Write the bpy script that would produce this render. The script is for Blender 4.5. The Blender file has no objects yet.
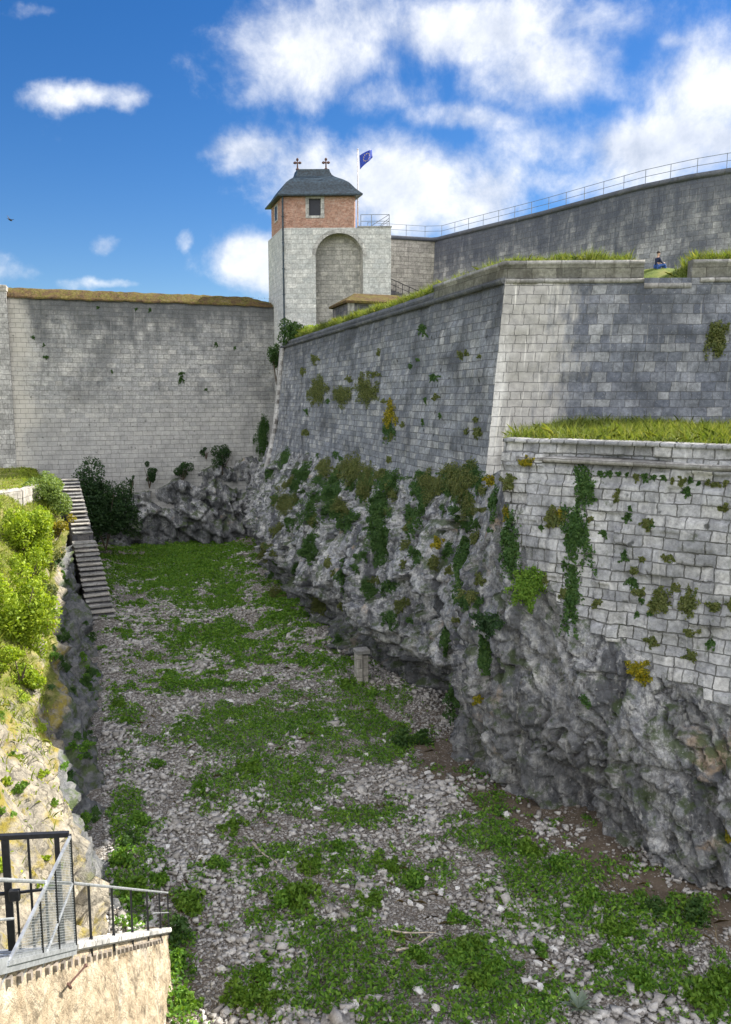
import bpy, bmesh, math, random
import numpy as np
from mathutils import Vector, Matrix, noise as mn
from mathutils.bvhtree import BVHTree
from mathutils.kdtree import KDTree

random.seed(7)
rng = np.random.default_rng(11)
scene = bpy.context.scene
col = scene.collection
R = math.radians

# ------------------------------------------------------------------ camera
PSI, PITCH, FPX = R(18.3), R(8.0), 800.0
FWD = Vector((math.sin(PSI)*math.cos(PITCH), math.cos(PSI)*math.cos(PITCH), -math.sin(PITCH)))
RGT = Vector((math.cos(PSI), -math.sin(PSI), 0))
UPV = RGT.cross(FWD)
cam = bpy.data.cameras.new("camera"); cam_o = bpy.data.objects.new("camera", cam); col.objects.link(cam_o)
cam.sensor_fit = 'VERTICAL'; cam.sensor_height = 24; cam.lens = 24*FPX/1024
cam.clip_start = 0.1; cam.clip_end = 3000
cam_o.matrix_world = Matrix((RGT, UPV, -FWD)).transposed().to_4x4()
scene.camera = cam_o

def ray(x, y):                       # direction from the eye through a point of the photograph
    return FWD + RGT*((x-365.5)/FPX) + UPV*((512-y)/FPX)
def atY(x, y, Y): d = ray(x, y); return d*(Y/d.y)
def atZ(x, y, Z): d = ray(x, y); return d*(Z/d.z)
def atX(x, y, X): d = ray(x, y); return d*(X/d.x)
def pix_np(P):
    c = P @ np.array([RGT[:], UPV[:], FWD[:]]).T
    return 365.5+FPX*c[:, 0]/c[:, 2], 512-FPX*c[:, 1]/c[:, 2], c[:, 2]

# ------------------------------------------------------------------ object helpers
def tag(o, label=None, cat=None, group=None, kind=None):
    if label: o['label'] = label
    if cat: o['category'] = cat
    if group: o['group'] = group
    if kind: o['kind'] = kind
    return o
def empty(name, loc=(0, 0, 0), rz=0):
    o = bpy.data.objects.new(name, None); col.objects.link(o)
    o.location = loc; o.rotation_euler.z = rz; o.empty_display_size = .2
    return o
def link(name, me, mat=None, parent=None, loc=None, smooth=False):
    o = bpy.data.objects.new(name, me); col.objects.link(o)
    if mat: me.materials.append(mat)
    if parent: o.parent = parent
    if loc is not None: o.location = loc
    if smooth: me.polygons.foreach_set('use_smooth', [True]*len(me.polygons))
    return o
def mesh_np(name, V, F, uv=None):
    """mesh from an (n,3) array and an (m,k) face array"""
    me = bpy.data.meshes.new(name)
    V = np.asarray(V, np.float32); F = np.asarray(F, np.int32)
    k = F.shape[1]; m = len(F)
    me.vertices.add(len(V)); me.vertices.foreach_set('co', V.ravel())
    me.loops.add(m*k); me.loops.foreach_set('vertex_index', F.ravel())
    me.polygons.add(m); me.polygons.foreach_set('loop_start', np.arange(0, m*k, k, dtype=np.int32))
    if uv is not None:
        l = me.uv_layers.new(name='uv'); l.data.foreach_set('uv', np.asarray(uv, np.float32)[F.ravel()].ravel())
    me.update(calc_edges=True)
    return me
class MB:
    """collects plain shapes into one mesh"""
    def __init__(s): s.v = []; s.f = []
    def add(s, vs, fs):
        n = len(s.v); s.v += [tuple(v) for v in vs]; s.f += [tuple(i+n for i in f) for f in fs]; return s
    def box(s, x0, x1, y0, y1, z0, z1):
        return s.add([(x0,y0,z0),(x1,y0,z0),(x1,y1,z0),(x0,y1,z0),(x0,y0,z1),(x1,y0,z1),(x1,y1,z1),(x0,y1,z1)],
                     [(0,3,2,1),(4,5,6,7),(0,1,5,4),(1,2,6,5),(2,3,7,6),(3,0,4,7)])
    def tube(s, a, b, r, n=8, r2=None):
        a, b = Vector(a), Vector(b); d = (b-a).normalized(); r2 = r if r2 is None else r2
        u = d.orthogonal().normalized(); w = d.cross(u)
        vs = []
        for p, q in ((a, r), (b, r2)):
            for k in range(n):
                t = 2*math.pi*k/n; vs.append(p+u*(q*math.cos(t))+w*(q*math.sin(t)))
        return s.add(vs, [(k, (k+1) % n, n+(k+1) % n, n+k) for k in range(n)]+[tuple(range(n-1, -1, -1)), tuple(range(n, 2*n))])
    def bar(s, a, b, w, h=None):
        a, b = Vector(a), Vector(b); d = (b-a).normalized(); h = h or w
        ref = Vector((0, 0, 1)) if abs(d.z) < .9 else Vector((1, 0, 0))
        u = d.cross(ref).normalized()*(w/2); v = u.normalized().cross(d)*(h/2)
        vs = [p+x for p in (a, b) for x in (-u-v, u-v, u+v, -u+v)]
        return s.add(vs, [(0,1,5,4),(1,2,6,5),(2,3,7,6),(3,0,4,7),(3,2,1,0),(4,5,6,7)])
    def prism(s, poly, off):
        n = len(poly); off = Vector(off)
        vs = [Vector(p) for p in poly]; vs += [p+off for p in vs]
        return s.add(vs, [(k, (k+1) % n, n+(k+1) % n, n+k) for k in range(n)]+[tuple(range(n-1, -1, -1)), tuple(range(n, 2*n))])
    def ico(s, c, r, sub=1):
        bm = bmesh.new(); bmesh.ops.create_icosphere(bm, subdivisions=sub, radius=1)
        rr = Vector(r) if hasattr(r, '__len__') else Vector((r, r, r))
        s.add([Vector(c)+Vector((v.co.x*rr.x, v.co.y*rr.y, v.co.z*rr.z)) for v in bm.verts], [[v.index for v in f.verts] for f in bm.faces])
        bm.free(); return s
    def mesh(s, name, uvbox=False, bevel=0):
        me = bpy.data.meshes.new(name); me.from_pydata(s.v, [], s.f)
        bm = bmesh.new(); bm.from_mesh(me)
        bmesh.ops.recalc_face_normals(bm, faces=bm.faces)
        if bevel:
            bmesh.ops.bevel(bm, geom=[e for e in bm.edges if len(e.link_faces) == 2 and e.calc_face_angle(0) > .5], offset=bevel, segments=1, affect='EDGES', profile=.5)
        if uvbox:
            l = bm.loops.layers.uv.new('uv')
            for f in bm.faces:
                n = f.normal
                for lp in f.loops:
                    c = lp.vert.co
                    if abs(n.z) > .75: lp[l].uv = (c.x, c.y)
                    elif abs(n.x) > abs(n.y): lp[l].uv = (c.y, c.z)
                    else: lp[l].uv = (c.x, c.z)
        bm.to_mesh(me); bm.free(); return me
    def build(s, name, mat, parent=None, loc=None, uvbox=False, smooth=False, bevel=0):
        return link(name, s.mesh(name, uvbox, bevel), mat, parent, loc, smooth)
def grid(nu, nv, fn):
    """lofted sheet; fn(a, b) -> (co, uv)"""
    V = []; T = []
    for j in range(nv+1):
        for i in range(nu+1):
            c, t = fn(i/nu, j/nv); V.append(c[:]); T.append(t)
    i, j = np.meshgrid(np.arange(nu), np.arange(nv)); q = (j*(nu+1)+i).ravel()
    F = np.stack([q, q+1, q+nu+2, q+nu+1], 1)
    return np.array(V), F, np.array(T)
def fbm(p, o=4): return mn.fractal(p, 1.0, 2.0, o)
def lerp(a, b, t): return a+(b-a)*t
def sstep(a, b, x):
    t = min(1, max(0, (x-a)/(b-a))); return t*t*(3-2*t)
def interp(x, xs, ys): return float(np.interp(x, xs, ys))

# ------------------------------------------------------------------ material helpers
class N:
    def __init__(s, tree): s.t = tree; s.n = tree.nodes; s.l = tree.links
    def set(s, sock, v):
        if isinstance(v, bpy.types.NodeSocket): s.l.new(v, sock)
        elif v is not None:
            if hasattr(sock.default_value, '__len__') and not hasattr(v, '__len__'): v = (v, v, v) if len(sock.default_value) == 3 else (v, v, v, 1)
            if hasattr(sock.default_value, '__len__') and len(sock.default_value) == 4 and len(v) == 3: v = (*v, 1)
            sock.default_value = v
    def node(s, typ, **kw):
        n = s.n.new(typ)
        for k, v in kw.items(): setattr(n, k, v)
        return n
    def math(s, op, a, b=None, c=None, clamp=False):
        n = s.node('ShaderNodeMath', operation=op, use_clamp=clamp)
        for k, v in enumerate((a, b, c)): s.set(n.inputs[k], v) if v is not None else None
        return n.outputs[0]
    def vmath(s, op, a, b=None):
        n = s.node('ShaderNodeVectorMath', operation=op); s.set(n.inputs[0], a)
        if b is not None: s.set(n.inputs[1], b)
        return n.outputs[0]
    def noise(s, vec, scale, detail=4, rough=.55, dist=0, color=False):
        n = s.node('ShaderNodeTexNoise'); s.set(n.inputs['Vector'], vec)
        n.inputs['Scale'].default_value = scale; n.inputs['Detail'].default_value = detail
        n.inputs['Roughness'].default_value = rough; n.inputs['Distortion'].default_value = dist
        return n.outputs['Color' if color else 'Fac']
    def voro(s, vec, scale, feature='F1', out='Distance', rand=1):
        n = s.node('ShaderNodeTexVoronoi', feature=feature); s.set(n.inputs['Vector'], vec)
        n.inputs['Scale'].default_value = scale; n.inputs['Randomness'].default_value = rand
        return n.outputs[out]
    def scale(s, vec, xyz): return s.vmath('MULTIPLY', vec, xyz)
    def ramp(s, fac, stops, interp='LINEAR'):
        n = s.node('ShaderNodeValToRGB'); s.set(n.inputs[0], fac); cr = n.color_ramp; cr.interpolation = interp
        while len(cr.elements) < len(stops): cr.elements.new(.5)
        for e, (p, c) in zip(cr.elements, stops):
            e.position = p; e.color = (*c, 1) if hasattr(c, '__len__') else (c, c, c, 1)
        return n.outputs[0]
    def step(s, x, a, b):
        n = s.node('ShaderNodeMapRange', interpolation_type='SMOOTHSTEP'); s.set(n.inputs[0], x)
        s.set(n.inputs[1], a); s.set(n.inputs[2], b); return n.outputs[0]
    def mix(s, f, a, b, blend='MIX'):
        n = s.node('ShaderNodeMix', data_type='RGBA', blend_type=blend); s.set(n.inputs[0], f)
        s.set(n.inputs[6], a); s.set(n.inputs[7], b); return n.outputs[2]
    def bump(s, h, strength=1, dist=.05, normal=None):
        n = s.node('ShaderNodeBump'); n.inputs['Strength'].default_value = strength; n.inputs['Distance'].default_value = dist
        s.set(n.inputs['Height'], h)
        if normal is not None: s.l.new(normal, n.inputs['Normal'])
        return n.outputs[0]
def new_mat(name):
    m = bpy.data.materials.new(name); m.use_nodes = True; m.node_tree.nodes.clear()
    return m, N(m.node_tree)
def finish(m, k, colr, rough=.9, normal=None, spec=.25, metal=0, transl=None):
    b = k.node('ShaderNodeBsdfPrincipled'); k.set(b.inputs['Base Color'], colr); k.set(b.inputs['Roughness'], rough)
    b.inputs['Specular IOR Level'].default_value = spec; b.inputs['Metallic'].default_value = metal
    if normal is not None: k.l.new(normal, b.inputs['Normal'])
    out = k.node('ShaderNodeOutputMaterial'); sh = b.outputs[0]
    if transl is not None:
        t = k.node('ShaderNodeBsdfTranslucent'); k.set(t.inputs[0], transl)
        mx = k.node('ShaderNodeMixShader'); mx.inputs[0].default_value = .4
        k.l.new(sh, mx.inputs[1]); k.l.new(t.outputs[0], mx.inputs[2]); sh = mx.outputs[0]
    k.l.new(sh, out.inputs[0]); return m
def plain(name, c, rough=.6, metal=0, var=.25, scale=6, bump=.0):
    m, k = new_mat(name); P = k.node('ShaderNodeNewGeometry').outputs['Position']
    n = k.noise(P, scale, 5, .6)
    c2 = k.mix(k.step(n, .3, .7), tuple(x*(1-var) for x in c), tuple(min(1, x*(1+var)) for x in c))
    return finish(m, k, c2, rough, k.bump(n, .4, bump) if bump else None, .4, metal)

def masonry(name, bw, bh, tones, mortar=(.13, .12, .11), msize=.012, wob=.05, stain=.5, streak=.5, dark=(.07, .075, .08),
            moss=.0, pale=None, topdark=None, bumpd=.045, pits=.0, rowvar=.25, extra=None):
    """coursed ashlar in metres along the wall (u) and height (v)"""
    m, k = new_mat(name)
    uv = k.node('ShaderNodeUVMap').outputs[0]
    P = k.node('ShaderNodeNewGeometry').outputs['Position']
    sep = k.node('ShaderNodeSeparateXYZ'); k.l.new(uv, sep.inputs[0]); u, v = sep.outputs[0], sep.outputs[1]
    wn = k.noise(P, 1.3, 3, .6, color=True)
    d = k.scale(k.vmath('SUBTRACT', wn, (.5, .5, .5)), (wob*2, wob*1.4, 0))
    w2 = k.scale(k.vmath('SUBTRACT', k.noise(P, 9, 2, .6, color=True), (.5, .5, .5)), (.05, .035, 0))
    uvd = k.vmath('ADD', k.vmath('ADD', uv, d), w2)
    # rows of unequal height: bend v a little
    vn = k.node('ShaderNodeTexNoise', noise_dimensions='1D'); k.set(vn.inputs['W'], v); vn.inputs['Scale'].default_value = .9/bh*.25
    cv = k.node('ShaderNodeCombineXYZ'); k.set(cv.inputs[1], k.math('MULTIPLY', k.math('SUBTRACT', vn.outputs[0], .5), rowvar*bh*4))
    uvd = k.vmath('ADD', uvd, cv.outputs[0])
    br = k.node('ShaderNodeTexBrick'); k.l.new(uvd, br.inputs['Vector'])
    br.inputs['Color1'].default_value = (0, 0, 0, 1); br.inputs['Color2'].default_value = (1, 1, 1, 1); br.inputs['Mortar'].default_value = (.5, .5, .5, 1)
    br.inputs['Scale'].default_value = 1; br.inputs['Brick Width'].default_value = bw; br.inputs['Row Height'].default_value = bh
    br.inputs['Mortar Size'].default_value = msize; br.inputs['Mortar Smooth'].default_value = .4; br.offset = .43; br.squash = .72; br.squash_frequency = 3
    rnd = br.outputs['Color']; mort = br.outputs['Fac']
    c = k.ramp(rnd, [(0, tones[0]), (.35, tones[1]), (.7, tones[2]), (1, tones[3])])
    fine = k.noise(P, 7, 6, .7)
    c = k.mix(1, c, k.ramp(fine, [(.25, .5), (.75, 1.42)]), 'MULTIPLY')
    c = k.mix(1, c, k.ramp(k.noise(P, 1.9, 4, .65), [(.3, .72), (.7, 1.2)]), 'MULTIPLY')
    big = k.noise(P, .42, 5, .62, .3)
    c = k.mix(k.math('MULTIPLY', k.step(big, .46, .68), stain), c, dark)
    sv = k.scale(uv, (1.6, .16, 0)); st = k.noise(sv, 1, 5, .65)
    c = k.mix(k.math('MULTIPLY', k.step(st, .52, .72), streak), c, dark)
    if topdark:                       # run-off staining below the coping: (height, depth, amount)
        z0, dep, am = topdark
        tt = k.math('ADD', k.math('SUBTRACT', z0, v), k.math('MULTIPLY', k.math('SUBTRACT', k.noise(k.scale(uv, (.9, .25, 0)), 1, 5, .7), .5), dep*2.2))
        c = k.mix(k.math('MULTIPLY', k.step(tt, dep, 0), am), c, dark)
    rn = k.noise(k.scale(uv, (4.5, .22, 0)), 1, 4, .6); rm_ = k.step(k.noise(P, .7, 3), .45, .65)
    c = k.mix(k.math('MULTIPLY', k.math('MULTIPLY', k.step(rn, .58, .70), rm_), streak*.9), c, dark)
    rn2 = k.noise(k.vmath('ADD', k.scale(uv, (5.5, .25, 0)), (7, 3, 0)), 1, 4, .6)
    c = k.mix(k.math('MULTIPLY', k.step(rn2, .62, .72), .35), c, (.5, .495, .47))
    sp = k.noise(P, 22, 3, .6)
    c = k.mix(k.math('MULTIPLY', k.step(sp, .62, .72), .5), c, (.5, .5, .48))
    if extra: c = extra(k, c, u, v, uv, P)
    if pits:
        pv = k.voro(uv, 1.1, out='Distance'); c = k.mix(k.math('MULTIPLY', k.step(k.math('ADD', pv, k.math('MULTIPLY', fine, .1)), .17, .12), pits), c, (.03, .032, .03))
    mm = k.math('MULTIPLY', k.step(mort, .1, .9), k.ramp(k.noise(P, 1.1, 4), [(.3, .35), (.65, 1)]))
    c = k.mix(mm, c, mortar)
    if moss:
        ms = k.noise(P, 1.7, 6, .7)
        c = k.mix(k.math('MULTIPLY', k.step(ms, .58, .68), moss), c, (.045, .06, .02))
    h = k.math('SUBTRACT', k.math('ADD', k.math('MULTIPLY', fine, .5), k.math('MULTIPLY', rnd, .35)), k.math('MULTIPLY', mort, 1.0))
    return finish(m, k, c, .92, k.bump(h, .9, bumpd), .15)

def leaf_mat(name, cols, tr=None):
    m, k = new_mat(name); g = k.node('ShaderNodeNewGeometry')
    n = k.noise(g.outputs['Position'], 1.6, 3)
    f = k.math('ADD', k.math('MULTIPLY', g.outputs['Random Per Island'], .65), k.math('MULTIPLY', k.math('SUBTRACT', n, .2), .5), clamp=True)
    st = [(i/(len(cols)-1), c) for i, c in enumerate(cols)]
    c = k.ramp(f, st)
    return finish(m, k, c, .6, None, .3, 0, k.mix(1, c, tr or (1.25, 1.2, .5), 'MULTIPLY'))

GREY = [(.17, .183, .205), (.225, .238, .258), (.275, .285, .295), (.36, .362, .355)]
def corner_pale(k, c, u, v, uv, P):           # bleached quoins and lime run-off beside the salient corner
    n = k.noise(k.scale(uv, (1.5, .5, 0)), 1, 5, .7)
    w = k.math('SUBTRACT', u, k.math('MULTIPLY', k.math('SUBTRACT', n, .5), 6))
    f = k.math('MULTIPLY', k.step(w, 3.4, 1.6), .8)
    c = k.mix(f, c, k.ramp(k.noise(P, 3, 5, .7), [(.3, (.30, .29, .27)), (.7, (.52, .50, .46))]))
    ed = k.math('ADD', u, k.math('MULTIPLY', k.math('SUBTRACT', k.noise(k.scale(uv, (2, .5, 0)), 1.2, 4, .6), .5), .9))
    c = k.mix(k.math('MULTIPLY', k.math('MULTIPLY', k.step(ed, .58, .22), k.step(k.math('ADD', v, k.math('MULTIPLY', n, 5)), 5.8, 3.6)), k.ramp(k.noise(P, 4, 5, .7), [(.35, .25), (.6, .9)])), c, (.66, .65, .62))
    lime = k.noise(k.scale(uv, (5, .35, 0)), 1, 4, .6)
    lm = k.math('MULTIPLY', k.step(lime, .56, .66), k.step(w, 3.2, .6))
    return k.mix(k.math('MULTIPLY', lm, .85), c, (.68, .66, .61))
def left_pale(k, c, u, v, uv, P):             # restored pale stone low on the end wall
    n = k.noise(P, .35, 4, .6)
    t = k.math('ADD', k.math('MULTIPLY', k.math('SUBTRACT', 2.6, v), .13), k.math('MULTIPLY', k.math('SUBTRACT', n, .5), 1.2))
    c = k.mix(k.math('MULTIPLY', k.step(t, .0, .9), .6), c, k.ramp(k.noise(P, 2.5, 4), [(.3, (.34, .335, .315)), (.7, (.46, .45, .42))]))
    e = k.math('ADD', k.math('MULTIPLY', k.math('ADD', u, 4.6), -.8), k.math('MULTIPLY', k.math('SUBTRACT', n, .5), 4))
    return k.mix(k.math('MULTIPLY', k.step(e, 0, 1.6), .75), c, (.52, .49, .43))
M = {}
M['curtain'] = masonry('curtain_stone', .80, .40, [(.28, .285, .28), (.33, .33, .32), (.37, .368, .35), (.44, .43, .40)], mortar=(.15, .145, .135), stain=.55, streak=.45,
                       topdark=(8.3, 4.2, .8), rowvar=.15, moss=.12, pits=.5, extra=left_pale)
M['bastion'] = masonry('bastion_stone', .60, .31, GREY, rowvar=.3, pits=.75, wob=.07, stain=.8, streak=.75, topdark=(4.6, 2.2, .7), moss=.25, dark=(.065, .07, .08), mortar=(.09, .09, .09), msize=.016)
M['face'] = masonry('bastion_front_stone', .56, .36, [(.115, .127, .155), (.15, .163, .19), (.19, .202, .225), (.28, .288, .295)], rowvar=.3, stain=.7, streak=.5, dark=(.055, .062, .075), mortar=(.10, .10, .10), wob=.07, extra=corner_pale, moss=.08, pits=.3)
M['lower'] = masonry('lower_stone', .58, .33, [(.28, .285, .295), (.33, .335, .34), (.38, .382, .38), (.45, .447, .435)], pits=.8, rowvar=.35, stain=.6, streak=.5, mortar=(.07, .07, .062), msize=.020, wob=.09, moss=.6, dark=(.10, .105, .115), bumpd=.06)
M['trim'] = masonry('trim_stone', 1.3, .8, [(.22, .218, .21), (.28, .277, .265), (.34, .333, .315), (.41, .40, .375)], stain=.55, streak=.7, moss=.3, dark=(.12, .11, .10))
M['quoin'] = masonry('quoin_stone', .7, .42, [(.34, .335, .32), (.42, .41, .39), (.48, .47, .45), (.55, .54, .51)], stain=.5, streak=.5, dark=(.16, .16, .155))
M['rampart'] = masonry('rampart_stone', .8, .40, [(.20, .205, .215), (.25, .255, .26), (.31, .31, .305), (.40, .395, .38)], stain=.7, streak=.9, topdark=(15.5, 5.5, .85), dark=(.07, .078, .10))
M['tan'] = masonry('tan_stone', .8, .40, [(.34, .32, .285), (.38, .36, .32), (.43, .405, .36), (.48, .45, .40)], stain=.3, streak=.6, dark=(.16, .15, .14))
M['tower'] = masonry('tower_stone', .85, .42, [(.47, .48, .47), (.50, .505, .49), (.53, .53, .51), (.57, .565, .54)], mortar=(.36, .36, .345), msize=.018, stain=.15, streak=.3, dark=(.26, .27, .28), bumpd=.02)
M['niche'] = masonry('niche_stone', .6, .35, [(.27, .265, .245), (.33, .32, .295), (.38, .365, .335), (.44, .42, .38)], mortar=(.25, .245, .23), stain=.4, streak=.4, dark=(.17, .17, .16))
M['brick'] = masonry('red_brick', .26, .085, [(.32, .17, .12), (.38, .21, .155), (.43, .26, .20), (.47, .32, .26)], mortar=(.40, .34, .29), msize=.008, wob=.01, stain=.2, streak=.25, dark=(.2, .09, .065), bumpd=.01, rowvar=0)
M['guard'] = masonry('dark_stone', .7, .36, [(.09, .09, .105), (.12, .12, .135), (.16, .155, .16), (.22, .2, .2)], stain=.6, streak=.6, dark=(.05, .05, .06))
M['slate'] = plain('slate', (.022, .037, .05), .5, 0, .6, 5, .03)
M['iron'] = plain('rusty_iron', (.09, .045, .035), .7, 0, .4, 8)
M['black'] = plain('black_paint', (.018, .019, .022), .45, 0, .3, 20)
M['galv'] = plain('galvanised_steel', (.42, .44, .46), .45, .6, .2, 12)
M['greyrail'] = plain('grey_rail', (.18, .20, .22), .5, .3, .2, 12)
M['pane'] = plain('dark_glass', (.008, .010, .018), .45, 0, .2, 4)
M['bark'] = plain('bark', (.09, .07, .05), .9, 0, .4, 10, .02)
M['wood'] = plain('weathered_wood', (.42, .36, .28), .85, 0, .3, 9, .01)
M['woodpost'] = plain('old_timber', (.24, .21, .18), .9, 0, .4, 7, .02)

def rock_mat(name, sunny=False):
    m, k = new_mat(name); P = k.node('ShaderNodeNewGeometry').outputs['Position']
    nz = k.node('ShaderNodeSeparateXYZ'); k.l.new(k.node('ShaderNodeNewGeometry').outputs['Normal'], nz.inputs[0])
    pd = k.vmath('ADD', P, k.scale(k.noise(P, 1.2, 4, .6, color=True), (.9, .9, .9)))
    big = k.noise(pd, .5, 5, .65); fine = k.noise(P, 6, 7, .75); mid = k.noise(pd, 2.2, 5, .7)
    if sunny: c = k.ramp(mid, [(.25, (.20, .155, .10)), (.45, (.36, .29, .20)), (.6, (.45, .37, .26)), (.8, (.52, .45, .34))])
    else: c = k.ramp(mid, [(.30, (.12, .127, .145)), (.44, (.23, .237, .25)), (.54, (.34, .343, .34)), (.70, (.52, .515, .49))])
    c = k.mix(1, c, k.ramp(fine, [(.28, .4), (.72, 1.6)]), 'MULTIPLY')
    cr = k.voro(k.vmath('ADD', k.scale(P, (1, 1, .8)), k.scale(k.noise(P, 1.5, 4, .65, color=True), (.55, .55, .55))), 1.5, 'DISTANCE_TO_EDGE')
    cr2 = k.voro(k.vmath('ADD', P, k.scale(k.noise(P, 3, 3, .6, color=True), (.3, .3, .3))), 4.2, 'DISTANCE_TO_EDGE')
    if not sunny:
        stv = k.noise(k.scale(pd, (.9, .9, .13)), 1.1, 5, .65)
        c = k.mix(k.math('MULTIPLY', k.step(stv, .475, .60), .88), c, (.066, .07, .078))
        lt = k.noise(k.scale(pd, (1, 1, .4)), .8, 6, .7)
        c = k.mix(k.math('MULTIPLY', k.step(lt, .56, .70), .45), c, (.56, .555, .535))
        c = k.mix(k.math('MULTIPLY', k.step(k.noise(pd, .62, 4, .6), .62, .72), .6), c, (.46, .34, .22))
    if not sunny:                     # the near end of the cliff is damp and darkly stained
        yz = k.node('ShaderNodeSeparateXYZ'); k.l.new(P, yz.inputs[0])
        dm = k.math('MULTIPLY', k.step(yz.outputs[1], 31, 22), k.step(k.math('ADD', k.noise(k.scale(pd, (.7, .7, .25)), .9, 5, .65), .0), .40, .62))
        c = k.mix(k.math('MULTIPLY', dm, .6), c, (.105, .108, .112))
        foot_shade = k.math('MULTIPLY', k.step(k.math('ADD', yz.outputs[2], k.math('MULTIPLY', k.noise(pd, .5, 4), 2.4)), -9.0, -10.4), k.step(yz.outputs[1], 21, 28))  # painted shade: colour darkened along the undercut cliff foot
        c = k.mix(k.math('MULTIPLY', foot_shade, .62), c, (.075, .08, .085))
        sk = k.noise(k.scale(P, (2.6, 2.6, .16)), 1.2, 5, .7)
        c = k.mix(k.math('MULTIPLY', k.step(sk, .54, .64), .7), c, (.052, .055, .06))
        c = k.mix(k.math('MULTIPLY', k.step(sk, .42, .34), .5), c, (.46, .455, .43))
    mossn = k.noise(P, 1.1, 7, .72)
    up = k.math('ADD', mossn, k.math('MULTIPLY', nz.outputs[2], .14))
    c = k.mix(k.math('MULTIPLY', k.step(up, .56, .68), .8 if not sunny else .75), c, (.05, .075, .022) if not sunny else (.17, .15, .025))
    lich = k.voro(pd, 3.5); c = k.mix(k.math('MULTIPLY', k.step(lich, .16, .09), .45), c, (.5, .5, .47))
    c = k.mix(k.math('MULTIPLY', k.step(cr, .03, .0), .38 if not sunny else .6), c, (.045, .036, .035))
    c = k.mix(k.math('MULTIPLY', k.step(cr2, .04, .0), .2), c, (.05, .05, .048))
    h = k.math('ADD', k.math('ADD', k.math('MULTIPLY', k.math('MINIMUM', cr, .25), 1.3), k.math('MULTIPLY', k.math('MINIMUM', cr2, .2), .6)), k.math('MULTIPLY', fine, .9))
    return finish(m, k, c, .9, k.bump(h, .9, .12), .2)
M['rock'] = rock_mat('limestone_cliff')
M['bankrock'] = rock_mat('sunny_limestone', True)

# moss-and-tile coping
m, k = new_mat('mossy_coping'); P = k.node('ShaderNodeNewGeometry').outputs['Position']
a = k.noise(P, 1.3, 6, .7); b = k.noise(P, 6, 5, .7)
c = k.ramp(a, [(.3, (.045, .033, .022)), (.45, (.105, .07, .036)), (.57, (.105, .09, .025)), (.68, (.16, .12, .07))])
c = k.mix(1, c, k.ramp(b, [(.25, .4), (.75, 1.5)]), 'MULTIPLY')
M['coping'] = finish(m, k, c, .95, k.bump(b, 1, .1), .1)
# turf
m, k = new_mat('turf'); P = k.node('ShaderNodeNewGeometry').outputs['Position']
a = k.noise(P, .7, 5, .7); b = k.noise(P, 12, 4, .7)
c = k.ramp(a, [(.3, (.05, .075, .015)), (.5, (.10, .13, .025)), (.7, (.20, .18, .06))])
c = k.mix(1, c, k.ramp(b, [(.25, .6), (.75, 1.4)]), 'MULTIPLY')
M['turf'] = finish(m, k, c, .95, k.bump(b, .7, .05), .1)
# left bank: rock below, dry turf above (blend by slope and noise)
m, k = new_mat('bank_ground'); g = k.node('ShaderNodeNewGeometry'); P = g.outputs['Position']
nz = k.node('ShaderNodeSeparateXYZ'); k.l.new(g.outputs['Normal'], nz.inputs[0])
at = k.node('ShaderNodeAttribute', attribute_name='grass').outputs['Fac']
mid = k.noise(P, 1.8, 6, .7); fine = k.noise(P, 8, 6, .75)
rk = k.ramp(mid, [(.25, (.11, .105, .09)), (.45, (.24, .22, .18)), (.6, (.36, .32, .25)), (.8, (.46, .41, .33))])
rk = k.mix(1, rk, k.ramp(fine, [(.25, .5), (.75, 1.45)]), 'MULTIPLY')
cr = k.voro(k.vmath('ADD', P, k.scale(k.noise(P, 1.5, 4, .65, color=True), (.6, .6, .6))), 1.7, 'DISTANCE_TO_EDGE')
rk = k.mix(k.math('MULTIPLY', k.step(cr, .05, 0), .6), rk, (.045, .042, .035))
rk = k.mix(k.math('MULTIPLY', k.step(k.noise(P, 1.0, 6, .7), .49, .62), .85), rk, (.25, .20, .022))
gr = k.ramp(k.noise(P, 1.5, 5, .7), [(.3, (.07, .095, .018)), (.5, (.14, .15, .035)), (.7, (.28, .24, .11))])
gr = k.mix(1, gr, k.ramp(fine, [(.25, .6), (.75, 1.4)]), 'MULTIPLY')
rk_shade = k.ramp(mid, [(.28, (.085, .09, .10)), (.45, (.14, .145, .15)), (.6, (.20, .20, .195)), (.8, (.30, .295, .28))])  # greyer, darker rock tones: shade of the lower face painted into the colour
rk_shade = k.mix(1, rk_shade, k.ramp(fine, [(.25, .5), (.75, 1.4)]), 'MULTIPLY')
rk_shade = k.mix(k.math('MULTIPLY', k.step(k.noise(P, 1.3, 6, .7), .48, .60), .85), rk_shade, (.07, .10, .03))
rk = k.mix(k.step(at, -.2, .0), rk_shade, rk)
f = k.step(k.math('ADD', at, k.math('MULTIPLY', k.math('SUBTRACT', mid, .5), 1.4)), .35, .65)
M['bank'] = finish(m, k, k.mix(f, rk, gr), .93, k.bump(k.math('ADD', fine, k.math('MULTIPLY', k.math('MINIMUM', cr, .25), 2)), .9, .09), .15)
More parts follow.
